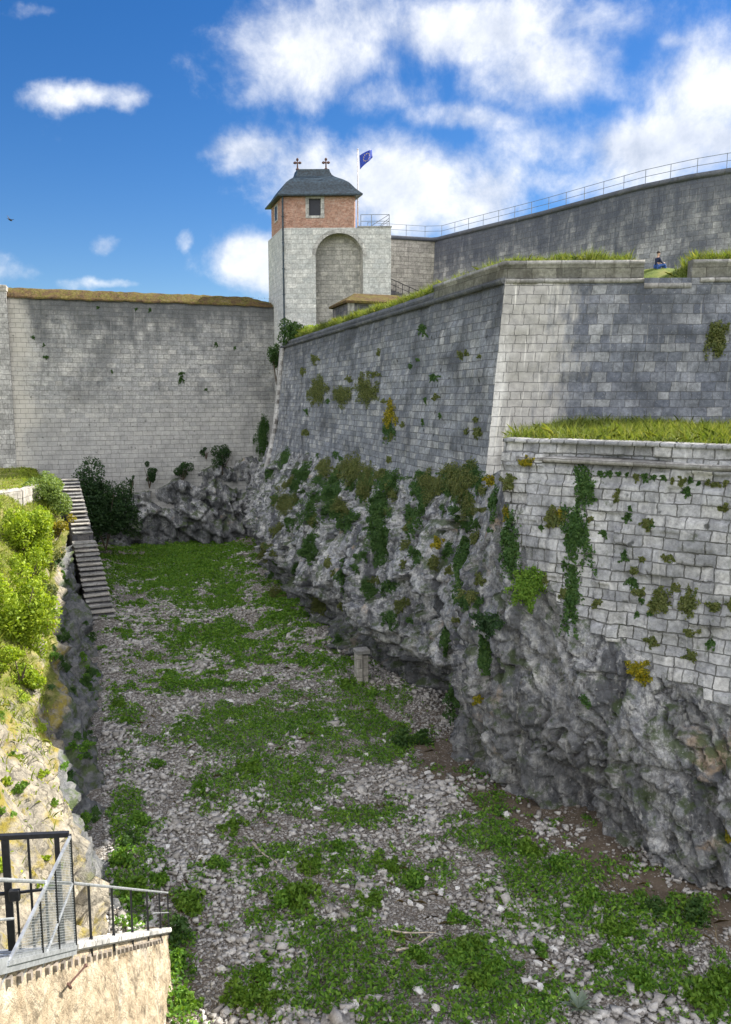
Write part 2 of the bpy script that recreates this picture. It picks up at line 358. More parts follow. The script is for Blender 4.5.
# ditch floor: limestone chips in brown soil
m, k = new_mat('ditch_gravel'); g = k.node('ShaderNodeNewGeometry'); P = g.outputs['Position']
soil = k.node('ShaderNodeAttribute', attribute_name='soil').outputs['Fac']
gv = k.node('ShaderNodeTexVoronoi', feature='F1'); k.l.new(P, gv.inputs['Vector']); gv.inputs['Scale'].default_value = 9
ge = k.voro(P, 9, 'DISTANCE_TO_EDGE'); g2 = k.node('ShaderNodeTexVoronoi', feature='F1'); k.l.new(P, g2.inputs['Vector']); g2.inputs['Scale'].default_value = 21
g2e = k.voro(P, 21, 'DISTANCE_TO_EDGE')
sx = k.node('ShaderNodeSeparateColor'); k.l.new(gv.outputs['Color'], sx.inputs[0]); sx2 = k.node('ShaderNodeSeparateColor'); k.l.new(g2.outputs['Color'], sx2.inputs[0])
st1 = k.ramp(sx.outputs[0], [(0, (.17, .155, .135)), (.5, (.31, .29, .26)), (.9, (.47, .45, .42))])
st2 = k.ramp(sx2.outputs[0], [(0, (.10, .09, .075)), (.5, (.23, .21, .185)), (.9, (.40, .38, .35))])
dirt = k.ramp(k.noise(P, 3, 6, .7), [(.3, (.085, .064, .045)), (.7, (.17, .135, .10))])
pn = k.noise(P, .6, 5, .65)
sm = k.math('ADD', soil, k.math('MULTIPLY', k.math('SUBTRACT', pn, .5), .9))
c = k.mix(k.math('MULTIPLY', k.step(g2e, .04, .12), k.step(k.math('ADD', sm, k.math('MULTIPLY', k.math('SUBTRACT', sx2.outputs[1], .5), .9)), .75, .45)), dirt, st2)
k1 = k.math('MULTIPLY', k.step(ge, .05, .14), k.step(k.math('ADD', sm, k.math('MULTIPLY', k.math('SUBTRACT', sx.outputs[1], .5), 1.1)), .42, .2))
c = k.mix(k1, c, st1)
h = k.math('ADD', k.math('MULTIPLY', k.math('MINIMUM', ge, .2), k.math('MULTIPLY', k1, 4)), k.math('MINIMUM', g2e, .2))
M['floor'] = finish(m, k, c, .95, k.bump(h, 1, .06), .15)
# loose stones
m, k = new_mat('loose_limestone'); g = k.node('ShaderNodeNewGeometry')
f = k.math('ADD', k.math('MULTIPLY', g.outputs['Random Per Island'], .55), k.math('MULTIPLY', k.node('ShaderNodeObjectInfo').outputs['Random'], .45))
c = k.ramp(f, [(0, (.22, .205, .185)), (.4, (.42, .40, .37)), (.8, (.58, .565, .53)), (1, (.66, .65, .62))])
n = k.noise(g.outputs['Position'], 14, 5, .7)
c = k.mix(1, c, k.ramp(n, [(.25, .65), (.75, 1.3)]), 'MULTIPLY')
M['stone'] = finish(m, k, c, .92, k.bump(n, .6, .03), .15)

M['weed'] = leaf_mat('weed_leaf', [(.03, .095, .014), (.085, .20, .022), (.16, .30, .034), (.28, .42, .055)])
M['weed_far'] = M['weed']
M['ivy'] = leaf_mat('ivy_leaf', [(.025, .065, .018), (.042, .10, .024), (.07, .14, .032), (.11, .18, .042)])
M['olive'] = leaf_mat('olive_leaf', [(.06, .085, .024), (.10, .13, .036), (.15, .17, .05), (.23, .22, .08)])
M['yellow'] = leaf_mat('yellow_flower_leaf', [(.07, .09, .012), (.16, .16, .012), (.34, .28, .012), (.5, .4, .02)])
M['bright'] = leaf_mat('bright_leaf', [(.06, .14, .014), (.10, .20, .02), (.15, .26, .03), (.22, .32, .045)])
M['sunleaf'] = leaf_mat('sunlit_leaf', [(.11, .18, .012), (.20, .29, .018), (.30, .39, .025), (.42, .47, .045)], (1.2, 1.2, .4))
M['shrub'] = leaf_mat('shrub_leaf', [(.08, .14, .035), (.14, .21, .05), (.20, .28, .07), (.28, .34, .10)])
M['darkshrub'] = leaf_mat('dark_shrub_leaf', [(.014, .04, .014), (.024, .06, .02), (.04, .085, .026), (.06, .11, .032)])
M['grass'] = leaf_mat('grass_blade', [(.07, .115, .018), (.12, .175, .028), (.20, .235, .05), (.36, .32, .14)])
M['dryveg'] = leaf_mat('dry_grass', [(.11, .16, .022), (.18, .24, .035), (.27, .30, .06), (.42, .38, .16)])

# ------------------------------------------------------------------ world and sun
SUN = Vector((.74, .16, .63)).normalized()
w = bpy.data.worlds.new("World"); scene.world = w; w.use_nodes = True; w.node_tree.nodes.clear(); k = N(w.node_tree)
sky = k.node('ShaderNodeTexSky', sky_type='NISHITA'); sky.sun_disc = False
sky.sun_elevation = math.asin(SUN.z); sky.sun_rotation = math.atan2(SUN.x, SUN.y); sky.altitude = 400; sky.air_density = 1.0; sky.dust_density = .2; sky.ozone_density = 3.5
D = k.node('ShaderNodeTexCoord').outputs['Generated']
sp = k.node('ShaderNodeSeparateXYZ'); k.l.new(D, sp.inputs[0]); dx, dy, dz = sp.outputs
ys = k.math('MAXIMUM', dy, .05); A = k.math('DIVIDE', dx, ys); B = k.math('DIVIDE', dz, ys)
fr = k.step(dy, .1, .3)
wv = k.noise(D, 6, 6, .62, color=True); dvec = k.vmath('SUBTRACT', wv, (.5, .5, .5))
ds = k.node('ShaderNodeSeparateXYZ'); k.l.new(dvec, ds.inputs[0])
A2 = k.math('ADD', k.math('ADD', A, -.006), k.math('MULTIPLY', ds.outputs[0], .10)); B2 = k.math('ADD', B, k.math('MULTIPLY', ds.outputs[2], .06))
blobs = [(85, 95, 65.1, 14.7, 0.85), (125, 98, 27.3, 17.9, 0.9), (95, 242, 23.1, 14.7, 0.75), (180, 240, 12.6, 16.8, 0.7), (100, 285, 52.5, 9.5, 0.8), (240, 150, 47.2, 27.3, 1.0), (300, 175, 61.0, 54.0, 1.0), (250, 265, 57.8, 33.6, 1.1), (395, 190, 103.7, 57.6, 1.2), (480, 205, 73.2, 54.0, 1.1), (330, 50, 122.0, 54.0, 0.95), (430, 25, 158.6, 48.0, 1.0), (560, 70, 109.8, 60.0, 0.9), (640, 150, 158.6, 48.0, 1.15), (700, 80, 73.2, 84.0, 1.0), (600, 20, 134.2, 36.0, 0.75), (380, 95, 61.0, 26.4, 0.7), (470, 120, 85.4, 21.6, 0.75), (560, 185, 73.2, 36.0, 1.0), (245, 95, 27.3, 16.8, 0.55), (680, 40, 36.6, 16.8, 0.9), (25, 10, 36.8, 10.5, 0.5), (720, 140, 73.2, 36.0, 1.1), (300, -60, 168.0, 48.0, 0.8), (620, -60, 210.0, 60.0, 0.9), (850, 80, 122.0, 144.0, 1.1), (-90, 150, 73.5, 42.0, 0.7), (-60, 270, 94.5, 23.1, 0.9)]
dens = None
for (x, y, rx, ry, am) in blobs:
    d = ray(x, y); a0, b0 = d.x/d.y, d.z/d.y; d1 = ray(x+rx, y); d2 = ray(x, y-ry)
    ra = max(.01, abs(d1.x/d1.y-a0)); rb = max(.01, abs(d2.z/d2.y-b0))
    sa = (d1.z/d1.y-b0)/ra
    ua = k.math('DIVIDE', k.math('SUBTRACT', A2, a0), ra)
    ub = k.math('DIVIDE', k.math('SUBTRACT', k.math('SUBTRACT', B2, b0), k.math('MULTIPLY', k.math('SUBTRACT', A2, a0), sa)), rb)
    r2 = k.math('ADD', k.math('MULTIPLY', ua, ua), k.math('MULTIPLY', ub, ub))
    v = k.math('MULTIPLY', k.math('EXPONENT', k.math('MULTIPLY', r2, -.9)), am)
    dens = v if dens is None else k.math('SMOOTH_MAX', dens, v, .12)
dens = k.math('ADD', k.math('MULTIPLY', dens, fr), k.math('MULTIPLY', k.math('SUBTRACT', 1, fr), .78))
n1 = k.noise(D, 8, 12, .63, .15); n2 = k.noise(k.vmath('ADD', D, (.015, -.015, .035)), 8, 7, .63, .15)
cl = k.math('ADD', dens, k.math('MULTIPLY', k.math('SUBTRACT', n1, .5), 1.9))
cov = k.step(cl, .34, 1.12)
inf = k.math('MULTIPLY', k.step(dy, .34, .62), k.step(dz, .72, .46))
lit = k.math('ADD', .62, k.math('MULTIPLY', k.math('SUBTRACT', n1, n2), 1.6))
lit = k.math('SUBTRACT', lit, k.math('MULTIPLY', k.step(cl, .9, 1.6), .12))
ccol = k.ramp(lit, [(.25, (2.3, 2.6, 3.2)), (.55, (3.6, 3.8, 4.2)), (.85, (4.9, 4.95, 5.0))])
hs = k.node('ShaderNodeHueSaturation'); hs.inputs['Hue'].default_value = .509; hs.inputs['Saturation'].default_value = 1.33; hs.inputs['Value'].default_value = .53; k.l.new(sky.outputs[0], hs.inputs['Color'])
ccol = k.mix(inf, k.vmath('MULTIPLY', ccol, (3.5, 3.3, 3.05)), ccol)  # clouds out of view boosted, added fill to lift the shade
fin = k.mix(k.math('MULTIPLY', cov, .93), hs.outputs[0], ccol)
bg = k.node('ShaderNodeBackground'); k.l.new(fin, bg.inputs[0]); bg.inputs[1].default_value = .10
ow = k.node('ShaderNodeOutputWorld'); k.l.new(bg.outputs[0], ow.inputs[0])
sl = bpy.data.lights.new("sun", 'SUN'); sl.energy = 4.6; sl.angle = R(.53); sl.color = (1, .94, .84)
so = bpy.data.objects.new("sun", sl); col.objects.link(so); so.rotation_euler = SUN.to_track_quat('Z', 'Y').to_euler(); so.location = (40, 0, 60)
vs = scene.view_settings; vs.view_transform = 'Standard'; vs.look = 'None'; vs.gamma = 1; vs.use_curve_mapping = False; vs.exposure = 1.32
scene.cycles.max_bounces = 4; scene.cycles.diffuse_bounces = 3; scene.cycles.caustics_reflective = False; scene.cycles.caustics_refractive = False; scene.cycles.use_denoising = True

# ================================================================== SETTING
FLOOR = -13.0
def floor_z(x, y):
    base = FLOOR + .22*fbm(Vector((x*.22, y*.22, 3)), 3) + .07*fbm(Vector((x*1.1, y*1.1, 7)), 3)
    base += .5*sstep(1.8, -.3, x)                       # scree against the left face
    rb = interp(y, [8, 15, 18.5, 23, 27, 33, 41, 51, 64, 76], [18, 14.8, 13.3, 11.8, 11.9, 10.9, 9.9, 9.5, 11, 12.9])
    base += .35*sstep(2.2, 0, rb-x)*sstep(28, 34, y)
    return base
def soil_amt(x, y):
    rb = interp(y, [8, 15, 18.5, 23, 27, 33, 41, 51, 64, 76], [18, 14.8, 13.3, 11.8, 11.9, 10.9, 9.9, 9.5, 11, 12.9])
    s = .9*sstep(2.4, .8, rb-x+.5*fbm(Vector((x*.8, y*.8, 2)), 2))*sstep(32, 25, y) + .7*math.exp(-((x-1.0-.10*(y-17))/.7)**2)*sstep(24, 17, y)
    s += .35*math.exp(-((x-6.5)/2.5)**2-((y-21)/4)**2)
    s += .35*sstep(60, 66, y)
    return min(1, s)
V, F, T = grid(170, 420, lambda a, b: ((lambda x, y: (Vector((x, y, floor_z(x, y))), (x, y)))(-3+26*a, 4+74*b)))
me = mesh_np('ditch_floor', V, F)
at = me.attributes.new('soil', 'FLOAT', 'POINT'); at.data.foreach_set('value', [soil_amt(x, y) for x, y, z in V])
ditch = link('ditch_floor', me, M['floor'], smooth=True); tag(ditch, kind='structure')
floor_bvh = BVHTree.FromPolygons([tuple(v) for v in V], [tuple(f) for f in F])
g = MB(); g.add([(-900, -900, -15), (900, -900, -15), (900, 900, -15), (-900, 900, -15)], [(0, 1, 2, 3)])
tag(g.build('ground', M['turf']), kind='structure')

# ---- the rock cliff under the bastion
BATTER = .13
def top_x(Y): return 15.05+.45*(Y-28)/42
NL = Vector((-.806, -.592, 0))                # lower wall outward normal
LW0, LW1 = Vector((12.5, 23.3, 0)), Vector((16.5, 17.85, 0))
LD = (LW1-LW0).normalized()
def lower_pt(s, z): return LW0+LD*s+NL*((-1.3-z)*.16)+Vector((0, 0, z))
base_tab = [(13.0, 77), (12.0, 70), (11.0, 64), (9.9, 56), (9.55, 50.7), (9.6, 45), (9.95, 41.3), (10.5, 36.5), (10.9, 33), (11.5, 29.5), (11.75, 27), (11.5, 24.7), (11.75, 22.6), (12.6, 20.2), (13.3, 18.5), (14.1, 16.6), (14.85, 14.9), (16.6, 11.5), (18.4, 8)]
def tp(Y, z): return (top_x(Y)-(4.6-z)*BATTER, Y, z)
def lp(s, z): p = lower_pt(s, z); return (p.x, p.y, z)
top_tab = [(15.5, 76, -4.3), tp(71, -4.3), tp(64, -4.2), tp(56, -3.9), tp(51, -3.9), tp(45, -3.7), tp(41.5, -3.6), tp(37, -3.5), tp(33.5, -3.5), tp(30, -3.5), (13.9, 27.5, -3.2), (13.2, 25.3, -2.3), lp(.15, -2.5), lp(1.4, -5.2), lp(3.4, -6.5), lp(5.2, -7.3), lp(7, -7.9), lp(10.5, -8.2), lp(15, -8.2)]
cum = [0]
for i in range(1, len(base_tab)): cum.append(cum[-1]+(Vector(base_tab[i])-Vector(base_tab[i-1])).length)
SL = cum[-1]
cum = np.array(cum); bt = np.array(base_tab); tt = np.array(top_tab)
def smooth_interp(s, arr):               # average a little so the plan line has no kinks
    return sum(np.array([np.interp(min(SL, max(0, s+o)), cum, arr[:, c]) for c in range(arr.shape[1])]) for o in (-1.2, -.6, 0, .6, 1.2))/5
def vor(p, m=0):
    d, pts = mn.voronoi(p); return d[1]-d[0], mn.cell(pts[0]*7.3)
S_HOL = float(np.interp(-19.6, -bt[:, 1], cum)); S_NEAR = float(np.interp(-26.5, -bt[:, 1], cum))
def facet(p):
    d, pts = mn.voronoi(p); c = pts[0]; h = mn.cell_vector(c*7.31)
    return (p-c).dot((h-Vector((.5, .5, .5)))*2), mn.cell(c*5.17), d[1]-d[0]
def cliff_pt(s, wv):
    b = smooth_interp(s, bt); t = smooth_interp(s, tt)
    d1 = smooth_interp(s+.8, bt); d0 = smooth_interp(s-.8, bt)
    tg = Vector((d1[0]-d0[0], d1[1]-d0[1], 0)).normalized(); n = Vector((tg.y, -tg.x, 0))       # towards the ditch
    if n.x > 0: n = -n
    near = sstep(S_NEAR-3, S_NEAR+3.5, s)
    if wv <= 1:
        prof = wv**(1.25-.45*near)
        p = Vector((lerp(b[0], t[0], prof), lerp(b[1], t[1], prof), lerp(FLOOR-.5, t[2], wv)))
        p += n*(.55*math.sin(math.pi*min(1, wv*1.05)))
    else:                                                             # runs on behind the masonry
        o = wv-1; p = Vector((t[0], t[1], t[2]+o*2.2)) - n*(o*4.5)
    z = p.z
    # undercut strata near the base
    uc = sstep(-10.0, -11.4, z+.5*fbm(Vector((s*.35, 1, 0)), 3))*(1-.8*near)
    uc *= .35+.9*max(0, mn.noise(Vector((s*.22, 9, 1)))+.45)
    p -= n*uc*1.6
    if near > 0: p -= n*near*1.1*math.exp(-((s-S_HOL)/1.5)**2)*sstep(-10.8, -12.2, z)      # hollow at the foot
    q = Vector((s, z, 0))
    wq = Vector((fbm(q*.6), fbm(q*.6+Vector((9, 9, 9))), 0))*.35
    f1, c1, e1 = facet(Vector((s*.40+z*.22, z*(.34-.16*near), .5))+wq)
    f2, c2, e2 = facet(Vector((s*1.0+z*.45, z*(.75-.35*near), 4))+wq*.7)
    f3, c3, e3 = facet(Vector((s*2.6+z*.8, z*1.9, 8))+wq)
    rid = abs(mn.noise(Vector((s*.55, z*.10, 2))))
    d = (1.05-.5*near)*f1+(.40-.15*near)*(c1-.5) + (.46-.1*near)*f2+.18*(c2-.5) + .20*f3+.09*(c3-.5) + .22*fbm(Vector((s*.3, z*.3, 8)), 3)+.05*fbm(Vector((s*5, z*3.2, 1)), 4)
    d -= .26*sstep(.07, 0, e1)+.12*sstep(.08, 0, e2)
    d += near*(.85*(rid-.22))
    rid2 = abs(mn.noise(Vector((s*1.5+.6*mn.noise(Vector((s*.4, z*.3, 0))), z*.22, 7))))
    d += near*.30*(rid2-.2)
    st = abs((z*1.6+.4*fbm(Vector((s*.3, 0, z)), 2)) % 1-.5)*2
    d += .30*sstep(-9.2, -10.4, z)*(1-.6*near)*(st-.5)
    bd_ = abs((z*.42+.25*fbm(Vector((s*.12, 3, z*.1)), 3)) % 1-.5)*2
    d -= .22*sstep(.10, 0, bd_)*(.5+.5*c1)
    d *= 1-(.7+.22*near)*sstep(.80-.06*near, 1.0, wv); d -= .16*near*sstep(.9, 1.0, wv)
    return p+n*d
smax = SL
ss = []
s = 0.0
while s < smax:
    ss.append(s); s += .15 if s < 30 else (.10 if s < 46 else .065)
ws = np.concatenate([np.linspace(0, 1, 132), np.linspace(1.01, 1.32, 12)])
V = np.array([cliff_pt(s, w_)[:] for w_ in ws for s in ss])
nu, nv = len(ss)-1, len(ws)-1
i, j = np.meshgrid(np.arange(nu), np.arange(nv)); q = (j*(nu+1)+i).ravel(); F = np.stack([q, q+1, q+nu+2, q+nu+1], 1)
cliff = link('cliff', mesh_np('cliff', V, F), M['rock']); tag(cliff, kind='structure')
bvhs = [BVHTree.FromPolygons([tuple(v) for v in V], [tuple(f) for f in F])]
def add_bvh(V, F): bvhs.append(BVHTree.FromPolygons([tuple(v) for v in V], [tuple(f) for f in F]))
def cast(o, d, maxd=300):
    best = None
    for b in bvhs:
        h = b.ray_cast(o, d, maxd)
        if h[0] is not None and (best is None or h[3] < best[3]): best = h
    return best

# ---- bastion: left face, front face, cornice, parapet, quoins
bastion = empty('bastion', (14.4, 28.2, -1)); tag(bastion, 'long grey battered stone bastion with a pale streaked corner and grassy top', 'bastion')
def inv(o): o.matrix_parent_inverse = o.parent.matrix_world.inverted(); return o
bpy.context.view_layer.update()
def rel(V, o): return np.asarray(V)-np.array(o.location)
def face_rough(u, v, am=.05):
    blk = mn.cell(Vector((math.floor(u/.95+(math.floor(v/.42) % 2)*.5), math.floor(v/.42), 3)))
    return am*(blk-.5)*.9 + .10*fbm(Vector((u*.25, v*.25, 0)), 3)+.02*fbm(Vector((u*2, v*2, 4)), 3)
def corner_at(z):
    d = 4.6-z; x = 15.05-BATTER*d; y = 28.4+(-BATTER*d-.353*(-BATTER*d))/.935*.9
    return Vector((x, y, z))
def left_fn(a, b):
    z = lerp(-5.6, 4.6, b); c = corner_at(z); yfar = 70.0-.10*(4.6-z)
    flare = .035*max(0, -z-1)**1.6*sstep(.2, 0, a)
    Y = lerp(yfar, c.y, a)
    x = lerp(top_x(70)-BATTER*(4.6-z)-flare, c.x, a)
    r = face_rough(Y, z)*sstep(0, .02, min(a, 1-a))
    return Vector((x-r, Y, z)), (100-Y, z)
V, F, T = grid(300, 66, left_fn); add_bvh(V, F)
link('side_face', mesh_np('side_face', rel(V, bastion), F, T), M['bastion'], bastion)
FD = Vector((.935, -.353, 0)); FN = Vector((-.353, -.935, 0))
def front_pt(u, z):
    c = corner_at(z); return Vector((c.x, c.y, z))+FD*u
def front_fn(a, b):
    z = lerp(-4.6, 4.6, b); u = 17*a
    p = front_pt(u, z)+FN*(face_rough(u+50, z)*sstep(0, .3, u))
    return p, (u, z)
# embrasure gap in the parapet, measured along the front face
def u_at(px, py, z): p = atZ(px, py, z) if False else None
def u_front(px, z=5.0):
    d = ray(px, 270); o = front_pt(0, z); n = FN.copy(); t = o.dot(n)/d.dot(n); return (d*t-o).dot(FD)
UE0, UE1 = u_front(645), u_front(693)
V, F, T = grid(130, 50, front_fn); add_bvh(V, F)
link('front_face', mesh_np('front_face', rel(V, bastion), F, T), M['face'], bastion)
def course(pts, prof, name, mat, parent, closed_uv=True):
    """sweep an (out, z) profile along a plan polyline whose left-hand side is outward"""
    V = []; T = []; npf = len(prof); run = 0
    pts = [Vector(p) for p in pts]
    for i, p in enumerate(pts):
        a = pts[max(0, i-1)]; b = pts[min(len(pts)-1, i+1)]
        d0 = (p-a).normalized() if i else (b-p).normalized(); d1 = (b-p).normalized() if i < len(pts)-1 else d0
        n0 = Vector((d0.y, -d0.x, 0)); n1 = Vector((d1.y, -d1.x, 0)); n = (n0+n1); n = n/max(.3, n.length_squared)*2
        if i: run += (p-pts[i-1]).length
        vv = 0
        for kx, (o, z) in enumerate(prof):
            if kx: vv += math.hypot(o-prof[kx-1][0], z-prof[kx-1][1])
            V.append((p+n*o+Vector((0, 0, z)))[:]); T.append((run, prof[0][1]+vv))
    F = []
    for i in range(len(pts)-1):
        for kx in range(npf):
            a = i*npf+kx; b = i*npf+(kx+1) % npf; F.append((a, b, b+npf, a+npf))
    V = np.array(V); F = np.array(F)
    me = mesh_np(name, rel(V, parent), F, T)
    bm = bmesh.new(); bm.from_mesh(me)
    for e in (range(npf), range((len(pts)-1)*npf, len(pts)*npf)):
        bm.verts.ensure_lookup_table()
        try: bm.faces.new([bm.verts[i] for i in e])
        except ValueError: pass
    bmesh.ops.recalc_face_normals(bm, faces=bm.faces); bm.to_mesh(me); bm.free()
    return link(name, me, mat, parent)
# plan line at cornice level: far end -> corner -> right (outward is on the right of travel)
c0 = corner_at(4.6)
def jit(pts, amp, step=.8):
    out = []
    for i in range(len(pts)-1):
        a, b = Vector(pts[i]), Vector(pts[i+1]); n = max(1, int((b-a).length/step))
        for q in range(n):
            p = a.lerp(b, q/n)
            if q: p += Vector((mn.noise(p*1.7), mn.noise(p*1.7+Vector((7, 0, 0))), .7*mn.noise(p*.9+Vector((0, 9, 0)))))*amp
            out.append(p)
    out.append(Vector(pts[-1])); return out
L0 = Vector((top_x(70), 70, 0)); C0 = Vector((c0.x, c0.y, 0)); 
E0, E1, E2 = C0+FD*UE0, C0+FD*UE1, C0+FD*17
# travel right -> left makes outward the left side; use reversed order so n=(dy,-dx) points to the ditch
cor = [(-.3, 4.42), (.10, 4.42), (.16, 4.52), (.16, 4.62), (-.3, 4.66)]
par = [(-.5, 4.6), (.0, 4.62), (-.02, 5.10), (.05, 5.12), (.05, 5.26), (-.5, 5.28)]
par2 = [(-.5, 4.6), (.0, 4.62), (-.03, 4.95), (-.5, 4.98)]
course(jit([L0, C0], .03), cor, 'cornice', M['bastion'], bastion)
cr_ = [(-.3, 4.42), (.07, 4.42), (.10, 4.50), (.10, 4.58), (-.3, 4.62)]
course(jit([C0+FD*.02, E0], .02), cr_, 'cornice', M['trim'], bastion)
course(jit([C0+FD*(UE1+.3), E2], .02), cr_, 'cornice', M['trim'], bastion)
course(jit([L0, C0+Vector((0, 7, 0))], .05), par2, 'parapet', M['bastion'], bastion)
course(jit([C0+Vector((0, 7, 0)), C0, E0], .02), par, 'parapet', M['trim'], bastion)
course(jit([E1, E2], .02), par, 'parapet', M['trim'], bastion)
sill = [(-.6, 4.25), (.05, 4.25), (.05, 4.42), (.02, 4.43), (.02, 4.58), (-.6, 4.6)]
course(jit([E0+FD*.01, E1-FD*.01], .01), [(-.6, 4.2), (.06, 4.2), (.06, 4.40), (-.6, 4.42)], 'sill', M['trim'], bastion)
# pale flaring far quoin
def quo(a, b):
    z = lerp(-9.2, 4.4, b); t = max(0, -z-1)
    x = top_x(70)-BATTER*(4.6-z)-.035*t**1.6-.02; y = 70.05-.10*(4.6-z)
    return Vector((x-.04+(-.02 if a < .5 else 0), y-lerp(.0, .75, a), z)), (a*.7, z)
V, F, T = grid(3, 60, quo); qo = link('quoin', mesh_np('quoin', rel(V, bastion), F, T), M['quoin'], bastion)
sd = qo.modifiers.new('s', 'SOLIDIFY'); sd.thickness = .3; sd.offset = 0
# return face behind the far quoin, towards the end wall
def ret(a, b):
    z = lerp(-9.5, 4.6, b); t = max(0, -z-1); x = top_x(70)-BATTER*(4.6-z)-.035*t**1.6
    return Vector((lerp(x, 16.2, a), lerp(70.0-.10*(4.6-z), 75.1, a), z)), (a*5, z)
V, F, T = grid(12, 30, ret); link('return_face', mesh_np('return_face', rel(V, bastion), F, T), M['bastion'], bastion)

# grassy earth on top of the bastion
def turf_fn(a, b):
    # a along: 0 far .. 1 corner .. 2 right end ; b inward
    if a < .7:
        p = Vector((top_x(lerp(71, 28.2, a/.7)), lerp(71, 28.2, a/.7), 0)); n = Vector((1, .05, 0))
    else:
        p = C0+FD*(17*(a-.7)/.3); n = -FN
    bl = sstep(.62, .78, a); n = (Vector((1, .05, 0))*(1-bl)+(-FN)*bl).normalized()
    u = 17*(a-.7)/.3
    z = 4.75+.45*sstep(0, .06, b)+.18*fbm(p*.35, 3)*sstep(0, .1, b)
    if a > .7:
        gap = sstep(UE0-.25, UE0+.15, u)*sstep(UE1+.35, UE1-.1, u)
        z = z+.12-gap*1.35*sstep(.75, .25, b)
    q = p+n*(.35+26*b**1.5); q2 = ray(657, 268.5)*47; r2 = ((q.x-q2.x)**2+(q.y-q2.y)**2)/18; z = lerp(z, q2.z, math.exp(-r2)) if a > .7 else z
    return Vector((q.x, q.y, z)), (q.x, q.y)
V, F, T = grid(220, 40, turf_fn); topturf = link('rampart_ground', mesh_np('rampart_ground', V, F, T), M['turf'], smooth=True); tag(topturf, kind='structure')
turf_bvh = BVHTree.FromPolygons([tuple(v) for v in V], [tuple(f) for f in F])

# ---- lower wall with ledge
lower = empty('lower_wall', (14.5, 20.6, -5)); tag(lower, 'lower rough stone wall on the right, vegetation in its joints, grassy ledge along its top', 'wall')
bpy.context.view_layer.update()
LLEN = 9.2
def lw_fn(a, b):
    s = lerp(-.1, LLEN, a); zb_ = interp(s, [-.1, .3, .8, 1.3, 2.3, 3.6, 4.9, 6.3, 7.4, 9.2], [-2.6, -3.1, -4.4, -5.4, -6.1, -6.8, -7.3, -7.85, -8.2, -8.6]); zb_ = math.floor((zb_+.3*mn.cell(Vector((math.floor(s/.58), 1, 2))))/.33)*.33; z = lerp(zb_, -1.35, b)
    r = 1.5*face_rough(s+20, z, .09)+.07*fbm(Vector((s*.7, z*.7, 2)), 4)
    if z < -1.75: r += .02
    return lower_pt(s, z)+NL*r, (s, z)
V, F, T = grid(150, 110, lw_fn); add_bvh(V, F)
link('wall_face', mesh_np('wall_face', rel(V, lower), F, T), M['lower'], lower)
LP = lambda s: LW0+LD*s
course(jit([LP(.45), LP(LLEN)], .03, .6), [(-.2, -1.95), (.14, -1.95), (.2, -1.88), (.17, -1.80), (-.2, -1.74)], 'cordon', M['trim'], lower)
course(jit([LP(-.1), LP(LLEN)], .05, .5), [(-.5, -1.36), (.02, -1.36), (.0, -1.26), (-.5, -1.22)], 'coping', M['lower'], lower)
# wall runs on unseen beyond the frame; raised height added to shade the floor
def lw2(a, b):
    z = lerp(-8.6, 3.4, b); s = lerp(LLEN, 19, a); return lower_pt(s, z)+NL*.02, (s, z)
V, F, T = grid(40, 40, lw2); link('wall_face', mesh_np('wall_face', rel(V, lower), F, T), M['lower'], lower)
b_ = MB(); p0, p1 = LP(LLEN+.0), LP(19)
b_.prism([p0-NL*.0+Vector((0, 0, -1.4)), p0-NL*2.5+Vector((0, 0, -1.4)), p0-NL*2.5+Vector((0, 0, 3.4)), p0-NL*.1+Vector((0, 0, 3.4))], p1-p0)
o = b_.build('shading_block', M['lower'], lower, uvbox=True); inv(o)
# ledge turf
def ledge_fn(a, b):
    s = lerp(-.3, LLEN+.4, a); p = LP(s)-NL*.35
    # inner side: foot of the front face
    q0 = front_pt(0, -1.3); d = LD; n = FN
    x = p+ -NL*30
    t = (q0-p).dot(n)/((-NL).dot(n)); t = max(3.6*(1-a*3) if a < .3 else .1, min(14, t+.5))
    q = p-NL*(t*b); z = -1.28+.30*b+.08*fbm(Vector((q.x, q.y, 0))*.8, 3)
    return Vector((q.x, q.y, z)), (q.x, q.y)
V, F, T = grid(60, 24, ledge_fn); lt = link('ledge_ground', mesh_np('ledge_ground', V, F, T), M['turf'], smooth=True); tag(lt, kind='structure')
ledge_bvh = BVHTree.FromPolygons([tuple(v) for v in V], [tuple(f) for f in F])

# ---- end wall across the ditch
YW = 75.0
zt = atY(0, 297, YW).z
curtain = empty('curtain_wall', (3, YW, -5)); tag(curtain, 'tall pale stone wall closing the end of the ditch under a mossy sloping coping', 'wall')
bpy.context.view_layer.update()
xl = atY(7, 300, YW).x; xr = 15.7
def cw(a, b):
    x = lerp(xl-.2, xr+.6, a); z = lerp(-12, zt, b)
    return Vector((x, YW-.05*(zt-z)*.6-.6*face_rough(x, z, .04), z)), (x, z)
V, F, T = grid(160, 110, cw); add_bvh(V, F)
link('wall_face', mesh_np('wall_face', rel(V, curtain), F, T), M['curtain'], curtain)
V, F, T = [], [], []
cx = np.linspace(xl, xr, 60); rows = [(-.16, -.02), (-.16, .10), (-.1, .16), (.5, .62), (1.1, .95), (2.2, 1.0), (2.2, -.4)]
for x in cx:
    en = sstep(xr-2.2, xr, x)
    for (dy, dzv) in rows:
        n = .10*fbm(Vector((x*1.3, dy*2, 0)), 3)
        V.append((x, YW+dy+n*.4, zt+(dzv*(1-.45*en) if dzv > .2 else dzv)+n)); T.append((x, dy))
nr = len(rows)
for i in range(59):
    for r in range(nr-1): F.append((i*nr+r, (i+1)*nr+r, (i+1)*nr+r+1, i*nr+r+1))
link('coping', mesh_np('coping', rel(V, curtain), F, T), M['coping'], curtain)
